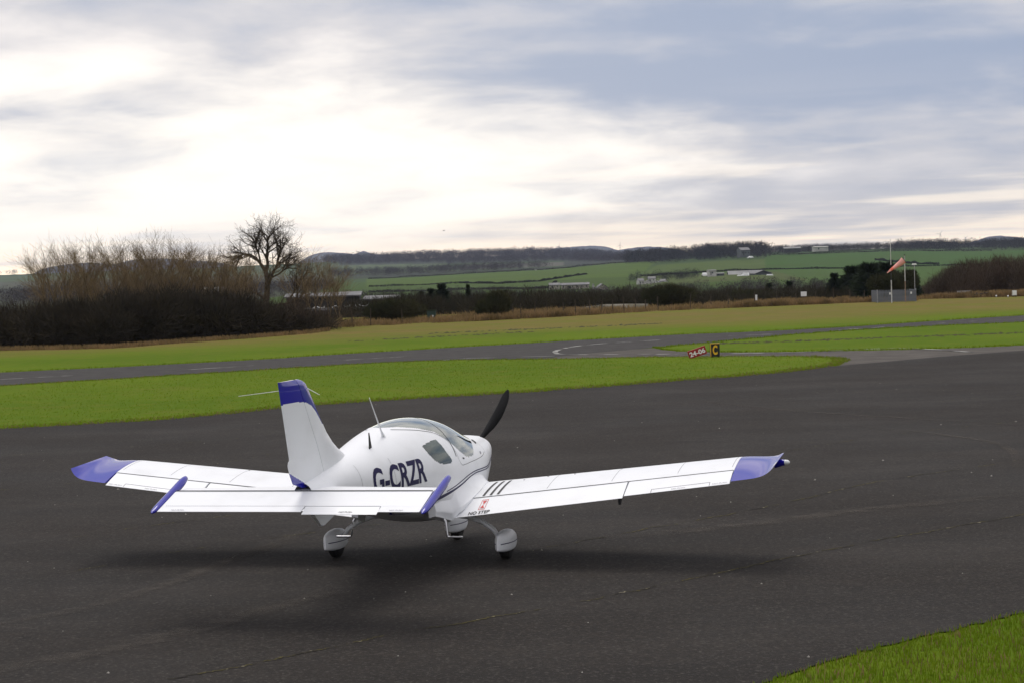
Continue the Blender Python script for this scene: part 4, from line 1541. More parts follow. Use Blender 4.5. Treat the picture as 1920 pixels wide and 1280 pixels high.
def grow(S, r_, p, d, rad, L, lvl, up, spread, wig, kids, minr, ratio=None):
    """one branch and everything on it"""
    nseg = max(2, int(3 + 2 * (lvl > 2)))
    pts = [p]
    dd = d.copy()
    for i in range(nseg):
        dd = unit(dd + r_.normal(0, wig, 3) + np.array([0, 0, up]))
        pts.append(pts[-1] + dd * L / nseg)
    rr = np.linspace(rad, max(rad * .55, minr), nseg + 1)
    for i in range(nseg):
        S.append((*pts[i], *pts[i + 1], rr[i], rr[i + 1]))
    if lvl <= 0:
        return
    for k in range(kids[lvl]):
        f = (.25 if ratio is None else .38) + (.75 if ratio is None else .62) * (k + r_.random()) / kids[lvl]
        f = min(f, .999)
        i = min(int(f * nseg), nseg - 1)
        t_ = f * nseg - i
        pp = pts[i] * (1 - t_) + pts[i + 1] * t_
        bd = pts[i + 1] - pts[i]
        perp = unit(np.cross(unit(bd), r_.normal(0, 1, 3)))
        ang = spread * (.7 + .6 * r_.random())
        nd = unit(unit(bd) * math.cos(ang) + perp * math.sin(ang))
        grow(S, r_, pp, nd, max(rr[i] * (.42 + .25 * r_.random()), minr), L * ((.5 + .28 * r_.random()) if ratio is None else ratio[lvl] * (.7 + .6 * r_.random())), lvl - 1, up, spread, wig * 1.15, kids, minr, ratio)


def sapling_mesh(seed, h, name_src=None):
    r_ = np.random.default_rng(seed)
    S = []
    stems = 2 + (seed % 2)
    for s in range(stems):
        d = unit(np.array([r_.normal(0, .17), r_.normal(0, .17), 1]))
        grow(S, r_, np.array([r_.normal(0, .02), r_.normal(0, .02), -.05]), d, .038, h * (.75 + .3 * r_.random()), 3, .10, .50, .05, {3: 13, 2: 6, 1: 4}, .0029, {3: .30, 2: .55, 1: .6})
    S.append((0, 0, -.3, 0, 0, .12, .10, .07))
    S = np.array(S)
    k = h / np.quantile(S[:, 5], .985)
    S[:, [2, 5]] *= k
    S[:, [0, 1, 3, 4]] *= .95
    return S


def split_tree(S, name, label, loc, cat, mt, mc, group=None, rz=0.0, cut=.034):
    o = empty(name, loc, rz)
    tag(o, label, cat, group)
    S = np.array(S)
    tk = S[:, 6] > cut
    tubes_from_segments(S[tk], 'trunk', mt, o)
    tubes_from_segments(S[~tk], 'crown', mc, o)
    return o


def copy_tree(o, parent=None):
    c = o.copy()
    COL.objects.link(c)
    c.parent = parent
    for ch in o.children:
        copy_tree(ch, c)
    return c


# the big bare tree
r_ = np.random.default_rng(5)
S = []
def limb(pts, r0, r1, kids, L, lvl, spread=.62):
    pts = [np.array(p, float) for p in pts]
    n = len(pts) - 1
    for i in range(n):
        a, b = r0 + (r1 - r0) * i / n, r0 + (r1 - r0) * (i + 1) / n
        S.append((*pts[i], *pts[i + 1], a, b))
    for k in range(kids):
        f = .30 + .70 * (k + r_.random()) / kids
        i = min(int(f * n), n - 1)
        t_ = f * n - i
        bd = unit(pts[i + 1] - pts[i])
        perp = unit(np.cross(bd, r_.normal(0, 1, 3)))
        ang = spread * (.7 + .7 * r_.random())
        grow(S, r_, pts[i] * (1 - t_) + pts[i + 1] * t_, unit(bd * math.cos(ang) + perp * math.sin(ang)), .030 + .03 * r_.random(), L * (.8 + .8 * r_.random()), lvl, .03, .62, .17, {3: 4, 2: 4, 1: 3}, .0042)
TR = [(0, 0, -.3), (.02, 0, .9), (.0, .05, 1.8), (.12, .05, 2.7), (.2, 0, 3.4), (.05, .05, 4.1)]
limb(TR, .26, .17, 3, .9, 2)
limb([TR[-1], (.25, .1, 4.7), (.15, .1, 5.4), (.35, 0, 6.1), (.3, .1, 6.9)], .15, .03, 16, 1.25, 3)
limb([TR[-1], (-.3, -.1, 4.7), (-.7, -.1, 5.2), (-1.2, .1, 5.5), (-1.8, .1, 5.5), (-2.2, .1, 5.25)], .13, .03, 16, 1.2, 3)
limb([(-.3, -.1, 4.7), (-.5, .2, 5.5), (-.8, .3, 6.1), (-.9, .3, 6.7)], .08, .02, 12, 1.0, 3)
limb([TR[3], (.5, -.2, 3.6), (1.0, -.3, 4.5), (1.3, -.2, 5.3), (1.35, -.1, 6.0)], .11, .03, 15, 1.2, 3)
limb([(.5, -.2, 3.6), (1.2, .1, 3.9), (1.7, .2, 4.3), (2.0, .3, 4.7)], .07, .02, 10, 1.0, 3)
limb([TR[2], (-.6, .3, 2.3), (-1.1, .4, 2.5), (-1.6, .4, 3.0), (-2.0, .5, 3.4)], .10, .03, 12, 1.0, 3)
limb([TR[1], (.8, .2, 1.4), (1.7, .3, 1.5), (2.6, .3, 1.8), (3.3, .4, 2.4)], .12, .04, 14, 1.1, 3)
limb([(1.7, .3, 1.5), (2.2, .5, 2.3), (2.6, .6, 3.0), (3.0, .6, 3.5)], .07, .02, 11, 1.0, 3)
bt = at_land(497, 128)
S = np.array(S)
k_ = 7.3 / np.quantile(S[:, 5], .999)
S[:, [2, 5]] *= k_
S[:, [0, 3]] *= .80
split_tree(S, 'big_tree', 'tall gnarled bare tree standing above the thicket', (bt[0], bt[1], 0), 'tree', M_BARK, M_BARK, cut=.05)

# slim bare trees in the thicket
protos = [sapling_mesh(100 + k, 5.0) for k in range(5)]
spots = [(92, 112, 482), (128, 108, 452), (160, 114, 460), (196, 109, 456), (222, 115, 447), (252, 110, 456), (280, 108, 466), (306, 113, 438), (330, 110, 458), (362, 114, 447), (392, 110, 470), (420, 112, 470),
         (446, 108, 474), (110, 116, 468), (143, 111, 458), (236, 118, 455), (266, 112, 462), (292, 118, 458), (318, 108, 455), (376, 118, 462), (408, 116, 466), (430, 118, 476), (560, 116, 484), (588, 112, 472), (615, 113, 480), (635, 118, 500), (180, 118, 462), (345, 118, 462), (470, 117, 476)]
spots.sort()
ordw = ['first', 'second', 'third', 'fourth', 'fifth', 'sixth', 'seventh', 'eighth', 'ninth', 'tenth', 'eleventh', 'twelfth', 'thirteenth', 'fourteenth', 'fifteenth', 'sixteenth', 'seventeenth', 'eighteenth', 'nineteenth', 'twentieth', 'twenty-first', 'twenty-second', 'twenty-third', 'twenty-fourth', 'twenty-fifth', 'twenty-sixth', 'twenty-seventh', 'twenty-eighth', 'twenty-ninth', 'thirtieth']
made = {}
for k, (px, d_, ty) in enumerate(spots):
    p = at_land(px, d_)
    sc_ = float(W(px, ty, d_)[2]) / 5.0
    pi = k % 5
    lab = ordw[k] + ' slim bare tree from the left in the thicket of saplings'
    if pi not in made:
        made[pi] = split_tree(protos[pi], 'bare_tree', lab, (p[0], p[1], 0), 'tree', M_BARK2, M_BARK2, 'slim bare trees in the thicket', 0, .022)
        o = made[pi]
    else:
        o = copy_tree(made[pi])
        o.location = (p[0], p[1], 0)
        o['label'] = lab
    o.rotation_euler = (0, 0, 1.3 * k)
    o.scale = (sc_ * 1.15, sc_ * 1.15, sc_)


def twig_mass(name, blobs, n, ln, wd, m, parent=None, seed=1, upb=.6, out=.7):
    """n thin twigs through a set of ellipsoids: (x, y, z, rx, ry, rz)"""
    r_ = np.random.default_rng(seed)
    B = np.array(blobs, float)
    vol = B[:, 3] * B[:, 5]
    ch = r_.choice(len(B), n, p=vol / vol.sum())
    u = unit_rows(r_.normal(0, 1, (n, 3)))
    rad = r_.random(n)[:, None]**.42
    P = B[ch, :3] + u * rad * B[ch, 3:6]
    d = unit_rows(u * out + np.array([0, 0, upb]) + r_.normal(0, .45, (n, 3)))
    L = ln * (.4 + 1.0 * r_.random(n))[:, None]
    s = unit_rows(np.cross(d, r_.normal(0, 1, (n, 3)))) * wd * (.5 + r_.random(n))[:, None]
    V = np.stack([P - s, P + s, P + d * L], 1).reshape(-1, 3)
    return mesh(name, V, np.arange(3 * n).reshape(-1, 3), m, parent)


def unit_rows(v):
    return v / (np.linalg.norm(v, axis=1, keepdims=True) + 1e-9)


# dark thicket at the left
r_ = np.random.default_rng(61)
blobs = []
for px in np.arange(-220, 602, 9):
    f = np.interp(px, [-220, 0, 212, 354, 460, 584, 640], [97, 96, 94.5, 99, 102, 107, 111])
    top = np.interp(px, [-220, 0, 150, 330, 450, 520, 560, 602], [1.9, 1.95, 2.1, 2.5, 2.1, 1.5, 1.1, .7])
    for q_ in range(3):
        dep = f + r_.uniform(.6, 7.0)
        hh = top * (.62 + .45 * r_.random()) * (dep / f)
        blobs.append(((px - 960) / 3600 * dep + r_.normal(0, .3), dep, hh * .48, r_.uniform(.7, 1.5), r_.uniform(.8, 1.5), hh * .56))
o = twig_mass('thicket', blobs, 150000, .55, .016, M_TWIG, None, 62)
tag(o, 'dense dark leafless thicket along the left field edge', 'thicket', kind='stuff')
# inner gloom: close-set stems near the ground
blobs = [(b[0], b[1] + .8, b[2] * .8, b[3], b[4], b[5] * .85) for b in blobs]
o = twig_mass('undergrowth', blobs, 60000, .4, .03, M_TWIG, None, 63, .3)
tag(o, 'tangled undergrowth inside the left thicket', 'undergrowth', kind='stuff')
# thinner brushwood round the feet of the saplings
blobs = []
for px in np.arange(60, 660, 12):
    dep = r_.uniform(104, 116)
    hh = r_.uniform(1.5, 2.6) * np.interp(px, [60, 160, 450, 560, 660], [.7, 1, 1.0, .85, .6])
    blobs.append(((px - 960) / 3600 * dep, dep, hh * .5, r_.uniform(.8, 1.5), 1.2, hh * .55))
o = twig_mass('brushwood', blobs, 15000, .5, .006, M_TWIGB, None, 64, .9, .35)
tag(o, 'thin brown brushwood between the bare saplings', 'brushwood', kind='stuff')


def bush(px, depth, wpx, hpx, label, m, n=9000, seed=1, ln=.4, wd=.02, name='bush', zoff=0.0, group=None, base=None, out=.7):
    p = at_land(px, depth)
    k = depth / 3600.0
    rx, hz = wpx * k / 2, hpx * k
    o = empty(name, (p[0], p[1], p[2] + zoff))
    tag(o, label, 'bush', group)
    r_ = np.random.default_rng(seed)
    bl = [(r_.normal(0, rx * .4), r_.normal(0, rx * .3), hz * (.30 + .35 * r_.random()), rx * (.45 + .25 * r_.random()), rx * .55, hz * (.28 + .14 * r_.random())) for _ in range(9)]
    twig_mass('crown', bl, n, ln, wd, m, o, seed, .5, out)
    MB().tube([(0, 0, -.3), (.05 * rx, 0, hz * .25), (-.05 * rx, .1, hz * .5)], [.09, .07, .03], 6).build('trunk', M_BARK, o)
    return o


# the hedge belt beyond the field edge: one continuous brown mass, with bushes that stand out of it
r_ = np.random.default_rng(71)
blobs = []
for px in np.arange(640, 1600, 10):
    for dep, hp in ((138, 20), (152, 32), (175, 36)):
        dep = dep + r_.uniform(-4, 8) + (px > 1150) * 6
        k = dep / 3600
        topy = np.interp(px, [640, 700, 780, 960, 1100, 1250, 1400, 1560, 1600], [570, 562, 557, 551, 551, 547, 548, 542, 542]) + r_.normal(0, 4) + (175 - dep) * .10
        ztop = float(W(px, topy, dep)[2])
        zb_ = float(land_z((px - 960) * k, dep)) - .2
        hh = max(ztop - zb_, .5)
        blobs.append(((px - 960) * k + r_.normal(0, .3), dep, zb_ + hh * .5, r_.uniform(.5, 1.1), r_.uniform(.8, 1.6), hh * .54))
o = twig_mass('hedge', blobs, 190000, .5, .018, M_BELT, None, 72)
tag(o, 'long brown leafless hedge beyond the dry grass', 'hedge', kind='stuff')

bush(923, 119, 66, 50, 'round olive bush standing alone in the dry grass', M_TWIGG, 16000, 81, .3, .014)
bush(735, 121, 92, 46, 'broad dark bush beside the low grey shed', M_TWIGG, 16000, 82, .3, .014)
bush(1255, 136, 96, 42, 'broad dark bush in the middle of the hedge line', M_TWIGG, 16000, 83, .3, .016)
bush(1180, 150, 80, 34, 'low olive bush on the grassy bank behind the fence posts', M_TWIGG, 10000, 84, .3, .016)
bush(1400, 150, 110, 40, 'wide brown-green bush left of the white notice board', M_TWIGG, 12000, 85, .3, .018)
bush(1665, 134, 70, 56, 'dark olive bush close behind the metal palisade', M_TWIGG, 14000, 86, .3, .016)
bush(1325, 152, 80, 38, 'rounded green-brown bush right of the broad hedge bush', M_TWIGG, 10000, 87, .3, .018)
bush(1470, 156, 76, 36, 'dark bush below the long farm barn', M_TWIGG, 10000, 88, .3, .018)


def conifer(px, depth, topy, wpx, label, seed, n=5000, blunt=.15):
    p = at_land(px, depth)
    k = depth / 3600.0
    ztop = float(W(px, topy, depth)[2])
    h = ztop - p[2]
    rw = wpx * k / 2
    r_ = np.random.default_rng(seed)
    o = empty('conifer', (p[0], p[1], p[2]))
    tag(o, label, 'tree', 'dark conifers beyond the field')
    f = r_.random(n)**.75
    lay = np.floor(f * 13) / 13 + r_.normal(0, .02, n)
    rr = rw * ((1 - f)**.8 * (1 - blunt) + blunt * (1 - f)**.3) * (.35 + .65 * r_.random(n)**.5) * (.75 + .35 * np.sin(f * 83))
    a = r_.random(n) * 2 * np.pi
    asym = 1 + .25 * np.sin(a * 2 + seed) + .15 * np.sin(a * 3 + f * 9)
    P = np.stack([np.cos(a) * rr * asym, np.sin(a) * rr * asym, .06 * h + (h * .94) * f], 1)
    d = unit_rows(np.stack([np.cos(a), np.sin(a), np.full(n, -.25) + r_.normal(0, .3, n) + (f > .9) * 1.2], 1))
    L = (.35 * rw + .12 * h * .3) * (.4 + .8 * r_.random(n))[:, None]
    s = unit_rows(np.cross(d, r_.normal(0, 1, (n, 3)))) * .05 * (.4 + r_.random(n))[:, None] * max(1, depth / 160)
    V = np.stack([P - s, P + s, P + d * L], 1).reshape(-1, 3)
    mesh('crown', V, np.arange(3 * n).reshape(-1, 3), M_EVERG, o)
    MB().tube([(0, 0, -.3), (0, 0, h * .5), (0, 0, h * .97)], [.035 * h, .02 * h, .005 * h], 6).build('trunk', M_BARK, o)
    return o


conifer(826, 146, 538, 44, 'tallest dark conifer behind the small green cabinet', 91)
conifer(806, 148, 545, 30, 'narrow dark conifer just left of the tallest hedge conifer', 92)
conifer(876, 165, 536, 16, 'small pointed conifer between the round bush and the cabinet', 93, 2500)
conifer(946, 168, 546, 16, 'small pointed conifer right behind the round olive bush', 94, 2500)
conifer(788, 160, 549, 20, 'short conifer at the left end of the hedge conifers', 95, 3000)
conifer(1563, 152, 517, 36, 'slender dark conifer at the left of the evergreen clump', 96)
conifer(1598, 156, 507, 66, 'broad dark evergreen second from the left in the clump', 97, 7000, .5)
conifer(1628, 150, 502, 76, 'bushy dark evergreen in the middle of the clump', 98, 8000, .6)
conifer(1660, 158, 500, 72, 'tall dark evergreen behind the windsock mast', 99, 8000, .6)
conifer(1707, 140, 511, 34, 'dark upright evergreen just right of the windsock post', 101, 6000, .7)
conifer(1440, 190, 534, 22, 'small dark conifer below the farm barn', 102, 3000, .4)
conifer(1478, 185, 530, 22, 'small dark conifer right of the barn', 103, 3000, .4)

# bare brown copse at the right
protoR = [sapling_mesh(140 + k, 4.6) for k in range(3)]
maderi = {}
for k, (px, d_, topy) in enumerate([(1745, 172, 528), (1775, 168, 505), (1800, 172, 495), (1825, 166, 490), (1850, 170, 487), (1875, 165, 486), (1902, 170, 484), (1930, 166, 486), (1965, 170, 486)]):
    p = at_land(px, d_)
    sc_ = (float(W(px, topy, d_)[2]) - p[2]) / 4.6
    lab = ordw[k] + ' brown bare tree from the left in the right-hand copse'
    if k % 3 not in maderi:
        o = maderi[k % 3] = split_tree(protoR[k % 3], 'copse_tree', lab, tuple(p), 'tree', M_TWIGB, M_TWIGB, 'bare trees in the brown copse', 0, .028)
    else:
        o = copy_tree(maderi[k % 3])
        o.location = tuple(p)
        o['label'] = lab
    o.rotation_euler = (0, 0, 2.1 * k)
    o.scale = (sc_ * 1.3, sc_ * 1.3, sc_)
blobs = []
for px in np.arange(1735, 2100, 8):
    for dep in (158, 168):
        dep = dep + r_.uniform(-4, 6)
        k = dep / 3600
        topy = np.interp(px, [1735, 1760, 1790, 1830, 1880, 1950, 2100], [540, 520, 498, 488, 484, 482, 482]) + r_.normal(0, 3)
        ztop = float(W(px, topy, dep)[2])
        zb_ = float(land_z((px - 960) * k, dep)) - .2
        hh = ztop - zb_
        blobs.append(((px - 960) * k, dep, zb_ + hh * .48, r_.uniform(.5, 1.1), 1.2, hh * .52))
o = twig_mass('copse_brushwood', blobs, 90000, .55, .014, M_TWIGB, None, 73, .9, .4)
tag(o, 'soft brown brushwood filling the copse at the right', 'brushwood', kind='stuff')


# ---- far woods, hedgerows
def wood(name, label, poly, n, h, m, seed, tri=90, wid=.55, edge=None):
    """a far wood of bare crowns inside an outline of (column, distance)"""
    r_ = np.random.default_rng(seed)
    P = np.array(poly, float)
    pts = []
    while len(pts) < n:
        a = r_.uniform(P[:, 0].min(), P[:, 0].max(), 400)
        b = r_.uniform(P[:, 1].min(), P[:, 1].max(), 400)
        ok = in_poly(a, b, poly)
        pts += list(zip(a[ok], b[ok]))
    pts = np.array(pts[:n])
    x = (pts[:, 0] - 960 - 5) / 3600 * pts[:, 1]
    y = pts[:, 1]
    z = land_z(x, y)
    hh = h * (.6 + .55 * r_.random(n))
    cw = hh * wid * (.6 + .6 * r_.random(n))
    N = n * tri
    rep = lambda q_: np.repeat(q_, tri)
    u = unit_rows(r_.normal(0, 1, (N, 3)))
    rad = r_.random(N)[:, None]**.4
    C = np.stack([rep(x), rep(y), rep(z + hh * .52)], 1) + u * rad * np.stack([rep(cw), rep(cw), rep(hh * .50)], 1)
    d = unit_rows(u * .6 + np.array([0, 0, .7]) + r_.normal(0, .4, (N, 3)))
    L = rep(hh)[:, None] * .13 * (.4 + r_.random(N))[:, None]
    s = unit_rows(np.cross(d, r_.normal(0, 1, (N, 3)))) * rep(hh)[:, None] * .018 * (.5 + r_.random(N))[:, None]
    V = np.stack([C - s, C + s, C + d * L], 1).reshape(-1, 3)
    o = mesh(name, V, np.arange(3 * N).reshape(-1, 3), m, None)
    return tag(o, label, 'wood', kind='stuff')


wood('woodland', 'blue-grey bare wood along the far ridge', [(620, 2350), (1010, 2250), (1260, 2250), (1260, 2800), (620, 2800)], 1500, 11, M_WOODF, 201)
wood('woodland', 'dim wood on the slope below the far ridge', [(850, 2080), (1060, 2080), (1250, 1620), (1250, 2250), (620, 2400), (640, 2260), (840, 2180)], 1500, 7, M_WOODF, 202)
wood('woodland', 'dark band of trees under the pale far field', [(630, 1480), (900, 1440), (1060, 1560), (900, 1700), (630, 1640)], 500, 6.5, M_WOODF, 203)
wood('woodland', 'dark wood on the low hill above the farm', [(1185, 1250), (1330, 1220), (1440, 1250), (1445, 1500), (1185, 1500)], 620, 9.0, M_WOODD, 204)
wood('woodland', 'taller round-headed bare trees about the hilltop house', [(1335, 1225), (1450, 1215), (1455, 1330), (1335, 1330)], 70, 9.5, M_WOODD, 214)
wood('woodland', 'row of bare trees along the green skyline', [(1440, 1400), (1700, 1390), (1800, 1420), (1800, 1470), (1440, 1460)], 620, 5.6, M_WOODD, 205, 110, .8)
wood('woodland', 'dark plantation sloping down at the right horizon', [(1690, 1400), (1770, 1330), (1880, 1290), (2050, 1250), (2050, 1900), (1690, 1700)], 900, 7.5, M_WOODD, 206)
wood('woodland', 'low scrubby wood behind the left thicket', [(-200, 520), (430, 480), (620, 600), (640, 900), (-200, 900)], 900, 4.5, M_WOODF, 207)
wood('woodland', 'thin line of trees on the left skyline', [(-200, 2450), (640, 2450), (640, 2700), (-200, 2700)], 260, 7, M_WOODF, 208)
wood('woodland', 'bare trees round the farmstead below the hill', [(1190, 640), (1300, 610), (1325, 640), (1325, 760), (1190, 780)], 100, 3.0, M_WOODD, 209)
wood('woodland', 'brown scrub filling the hollow before the green fields', [(1040, 330), (1560, 320), (1560, 420), (1330, 440), (1040, 420)], 420, 2.6, M_WOODF, 210)
wood('woodland', 'scrub in the hollow left of the long cottage', [(650, 420), (1040, 400), (1040, 500), (650, 560)], 240, 2.4, M_WOODF, 211)


def hedgerow(label, pts, h, seed, per=1.1, m=None):
    """a hedge following (column, distance) points"""
    r_ = np.random.default_rng(seed)
    w_ = np.array([at_land(a, b) for a, b in pts])
    L = np.concatenate([[0], np.cumsum(np.linalg.norm(np.diff(w_, axis=0), axis=1))])
    n = int(L[-1] * 26 * per)
    s = r_.random(n) * L[-1]
    x, y = np.interp(s, L, w_[:, 0]), np.interp(s, L, w_[:, 1])
    hh = h * (.7 + .5 * np.sin(s * .21 + seed) * np.sin(s * .067) + .2 * r_.random(n))
    P = np.stack([x, y + r_.normal(0, .4, n), land_z(x, y) - .1 + r_.random(n) * hh], 1)
    d = unit_rows(r_.normal(0, .5, (n, 3)) + [0, 0, .8])
    sd_ = unit_rows(np.cross(d, r_.normal(0, 1, (n, 3)))) * .14
    V = np.stack([P - sd_, P + sd_, P + d * .6], 1).reshape(-1, 3)
    o = mesh('hedgerow', V, np.arange(3 * n).reshape(-1, 3), m or M_HEDGE, None)
    return tag(o, label, 'hedge', kind='stuff')


hedgerow('dark hedge between the two middle green fields', [(690, 860), (860, 850), (940, 770), (1010, 800), (1070, 930), (1100, 980)], .7, 301)
hedgerow('hedge at the foot of the green field by the cottage', [(690, 640), (900, 620), (1030, 590), (1036, 700), (1042, 760)], .6, 302)
hedgerow('hedge along the top of the middle green field', [(690, 1330), (900, 1360), (1100, 1400), (1240, 1400)], 1.1, 303)
hedgerow('hedge across the right hillside below the skyline field', [(1440, 860), (1600, 880), (1780, 890), (1900, 900)], .7, 304)
hedgerow('hedge rising across the upper right field', [(1640, 1080), (1690, 1010), (1720, 960), (1760, 930)], 1.2, 305)
hedgerow('hedge on the rise beside the farm wood', [(1200, 800), (1320, 830), (1440, 860)], .7, 306)
hedgerow('hedge at the upper edge of the right green field', [(1440, 1330), (1560, 1330), (1700, 1335), (1860, 1320)], 1.6, 307)

# ------------------------------------------------------------------ buildings
M_RENDERW = noisy('white_render', (.50, .49, .46), (.38, .37, .34), .4, .85, .2)
M_CREAM = noisy('cream_render', (.40, .37, .31), (.30, .27, .23), .4, .85, .2)
M_SLATE = noisy('grey_slate_roof', (.12, .12, .125), (.17, .165, .165), .5, .7, .3)
M_PALEROOF = noisy('pale_sheet_roof', (.20, .20, .195), (.14, .14, .135), .3, .6, .3)
M_DARKSHED = noisy('dark_shed_cladding', (.035, .034, .034), (.055, .052, .050), .6, .8, .2)
M_GREYSHED = noisy('grey_shed_cladding', (.10, .11, .115), (.07, .075, .08), .4, .7, .3)
M_WIN = mat('dark_window_glass', (.02, .022, .025), .1, .6)
M_WOODP = noisy('weathered_post_wood', (.055, .042, .032), (.085, .070, .055), 8, .9, .1)


def house(name, label, px, depth, basey, wpx, hpx, deep, rise, mw, mr, rz=0.0, windows=2, chimney=True, gable_front=False, group=None, cat='building', z=None, doors=1):
    """gabled building; width and eaves height in photo pixels at that distance"""
    k = depth / 3600.0
    p = W(px, basey, depth)
    wd, hh, rs = wpx * k, hpx * k, rise * k
    o = empty(name, (p[0], p[1], p[2]), rz)
    tag(o, label, cat, group)
    dp = deep * k
    hw = wd / 2
    b = MB()
    foot = -1.2 - .02 * wd
    if not gable_front:       # ridge runs across the view
        V = [(-hw, 0, foot), (hw, 0, foot), (hw, dp, foot), (-hw, dp, foot), (-hw, 0, hh), (hw, 0, hh), (hw, dp, hh), (-hw, dp, hh), (-hw, dp / 2, hh + rs), (hw, dp / 2, hh + rs)]
        b.add(V, [(0, 1, 5, 4), (2, 3, 7, 6), (1, 2, 6, 9, 5), (3, 0, 4, 8, 7)])
        b.build('wall', mw, o)
        e = .03 * wd
        r1 = MB()
        for ya, yb in ((-.06 * dp, dp / 2), (1.06 * dp, dp / 2)):
            za = hh - rs * .12
            r1.add([(-hw - e, ya, za), (hw + e, ya, za), (hw + e, yb, hh + rs), (-hw - e, yb, hh + rs), (-hw - e, ya, za + .12), (hw + e, ya, za + .12), (hw + e, yb, hh + rs + .12), (-hw - e, yb, hh + rs + .12)],
                   [(0, 1, 2, 3), (4, 5, 6, 7), (0, 1, 5, 4), (1, 2, 6, 5), (3, 0, 4, 7)])
        ro = r1.build('roof', mr, o)
        if chimney:
            for cx in (-hw * .85, hw * .85):
                MB().box(cx - .035 * wd, cx + .035 * wd, dp / 2 - .03 * wd, dp / 2 + .03 * wd, hh + rs * .7, hh + rs * 1.35).build('chimney', mw, ro)
    else:
        V = [(-hw, 0, foot), (hw, 0, foot), (hw, dp, foot), (-hw, dp, foot), (-hw, 0, hh), (hw, 0, hh), (hw, dp, hh), (-hw, dp, hh), (0, 0, hh + rs), (0, dp, hh + rs)]
        b.add(V, [(0, 1, 5, 8, 4), (2, 3, 7, 9, 6), (1, 2, 6, 5), (3, 0, 4, 7)])
        b.build('wall', mw, o)
        r1 = MB()
        for sg in (-1, 1):
            xa = sg * hw * 1.06
            za = hh - rs * .06
            r1.add([(xa, -.05 * dp, za), (xa, 1.05 * dp, za), (0, 1.05 * dp, hh + rs), (0, -.05 * dp, hh + rs), (xa, -.05 * dp, za + .12), (xa, 1.05 * dp, za + .12), (0, 1.05 * dp, hh + rs + .12), (0, -.05 * dp, hh + rs + .12)],
                   [(0, 1, 2, 3), (4, 5, 6, 7), (0, 1, 5, 4), (1, 2, 6, 5), (3, 0, 4, 7)])
        r1.build('roof', mr, o)
    for i in range(windows):
        cx = -hw + wd * (i + .5) / windows
        ws = min(.16 * wd / max(1, windows / 2), .32 * hh)
        wo_ = MB().box(cx - ws / 2, cx + ws / 2, -.06, -.004, hh * .35, hh * .35 + ws * 1.2).build('window', M_WIN, o)
        MB().box(cx - ws * .6, cx + ws * .6, -.10, -.004, hh * .35 - .12 * ws, hh * .35 - .003).build('sill', mw, wo_)
    for i in range(doors):
        cx = -hw + wd * (.31 + .4 * i)
        MB().box(cx - .05 * wd, cx + .05 * wd, -.05, -.004, 0, hh * .7).build('door', M_WIN, o)
    return o


# sheds just beyond the left of the field
house('long_shed', 'long dark slate-roofed shed behind the big bare tree', 606, 172, 584, 136, 27, 150, 5, M_DARKSHED, M_SLATE, R(3), 0, False, doors=1)
house('low_shed', 'low dark-roofed shed with a ridge lined with gulls', 628, 148, 606, 172, 22, 60, 4, M_GREYSHED, M_DARKSHED, R(5), 3, False)
house('small_shed', 'small shed with a sloping grey roof beside the broad dark bush', 712, 172, 578, 62, 16, 60, 5, M_DARKSHED, M_SLATE, R(-6), 1, False)
house('grey_roof_cottage', 'grey-roofed low building glimpsed through the bare saplings', 404, 190, 556, 46, 8, 50, 7, M_GREYSHED, M_PALEROOF, 0, 2, False)
# cottages and farms in the valley
house('long_cottage', 'long low pale cottage row at the edge of the brown scrub', 1078, 560, 541, 52, 6.5, 34, 3.2, M_CREAM, M_SLATE, R(-3), 6, True)
house('small_cottage', 'small pale cottage left of the long cottage row', 1040, 560, 541, 20, 6, 30, 3.5, M_CREAM, M_SLATE, 0, 2, True)
house('gable_house', 'cream gabled house facing the airfield in the hollow', 1130, 520, 545, 21, 4.0, 36, 8, M_CREAM, M_SLATE, R(4), 2, False, True)
house('narrow_outhouse', 'narrow white outhouse beside the cream gabled house', 1113, 522, 543, 4, 6, 16, 4, M_RENDERW, M_SLATE, 0, 1, False, True)
house('white_barn', 'white square barn at the left of the farm', 1336, 700, 516, 15, 8, 34, 1.2, M_RENDERW, M_PALEROOF, 0, 1, False)
house('lean_to', 'low pale lean-to right of the white barn', 1350, 705, 516, 16, 2.5, 24, 1.2, M_GREYSHED, M_PALEROOF, 0, 0, False)
house('farm_barn', 'long pale-roofed farm barn below the hillside', 1392, 720, 519, 50, 4.5, 60, 6, M_GREYSHED, M_PALEROOF, R(-4), 0, False, doors=2)
house('gable_barn', 'dark gable-ended barn at the right of the long barn', 1431, 690, 520, 32, 7, 90, 5.5, M_GREYSHED, M_SLATE, R(8), 0, False, True, doors=2)
house('hilltop_house', 'grey stone house among the trees on the hill', 1398, 1180, 479, 18, 10, 26, 4.5, M_GREYSHED, M_SLATE, R(10), 3, True)
house('hilltop_barn', 'dark-sided barn with pale roof on the green skyline', 1486, 1300, 470, 30, 4, 34, 2.5, M_DARKSHED, M_PALEROOF, R(-5), 0, False, doors=2)
house('white_hill_shed', 'long white shed on the green skyline', 1540, 1320, 468, 26, 4.6, 30, 1.0, M_RENDERW, M_RENDERW, 0, 0, False)
house('green_field_hut', 'tiny white hut at the top of the middle field', 1004, 1380, 509, 4, 2.5, 10, 1, M_RENDERW, M_RENDERW, 0, 0, False, doors=0)
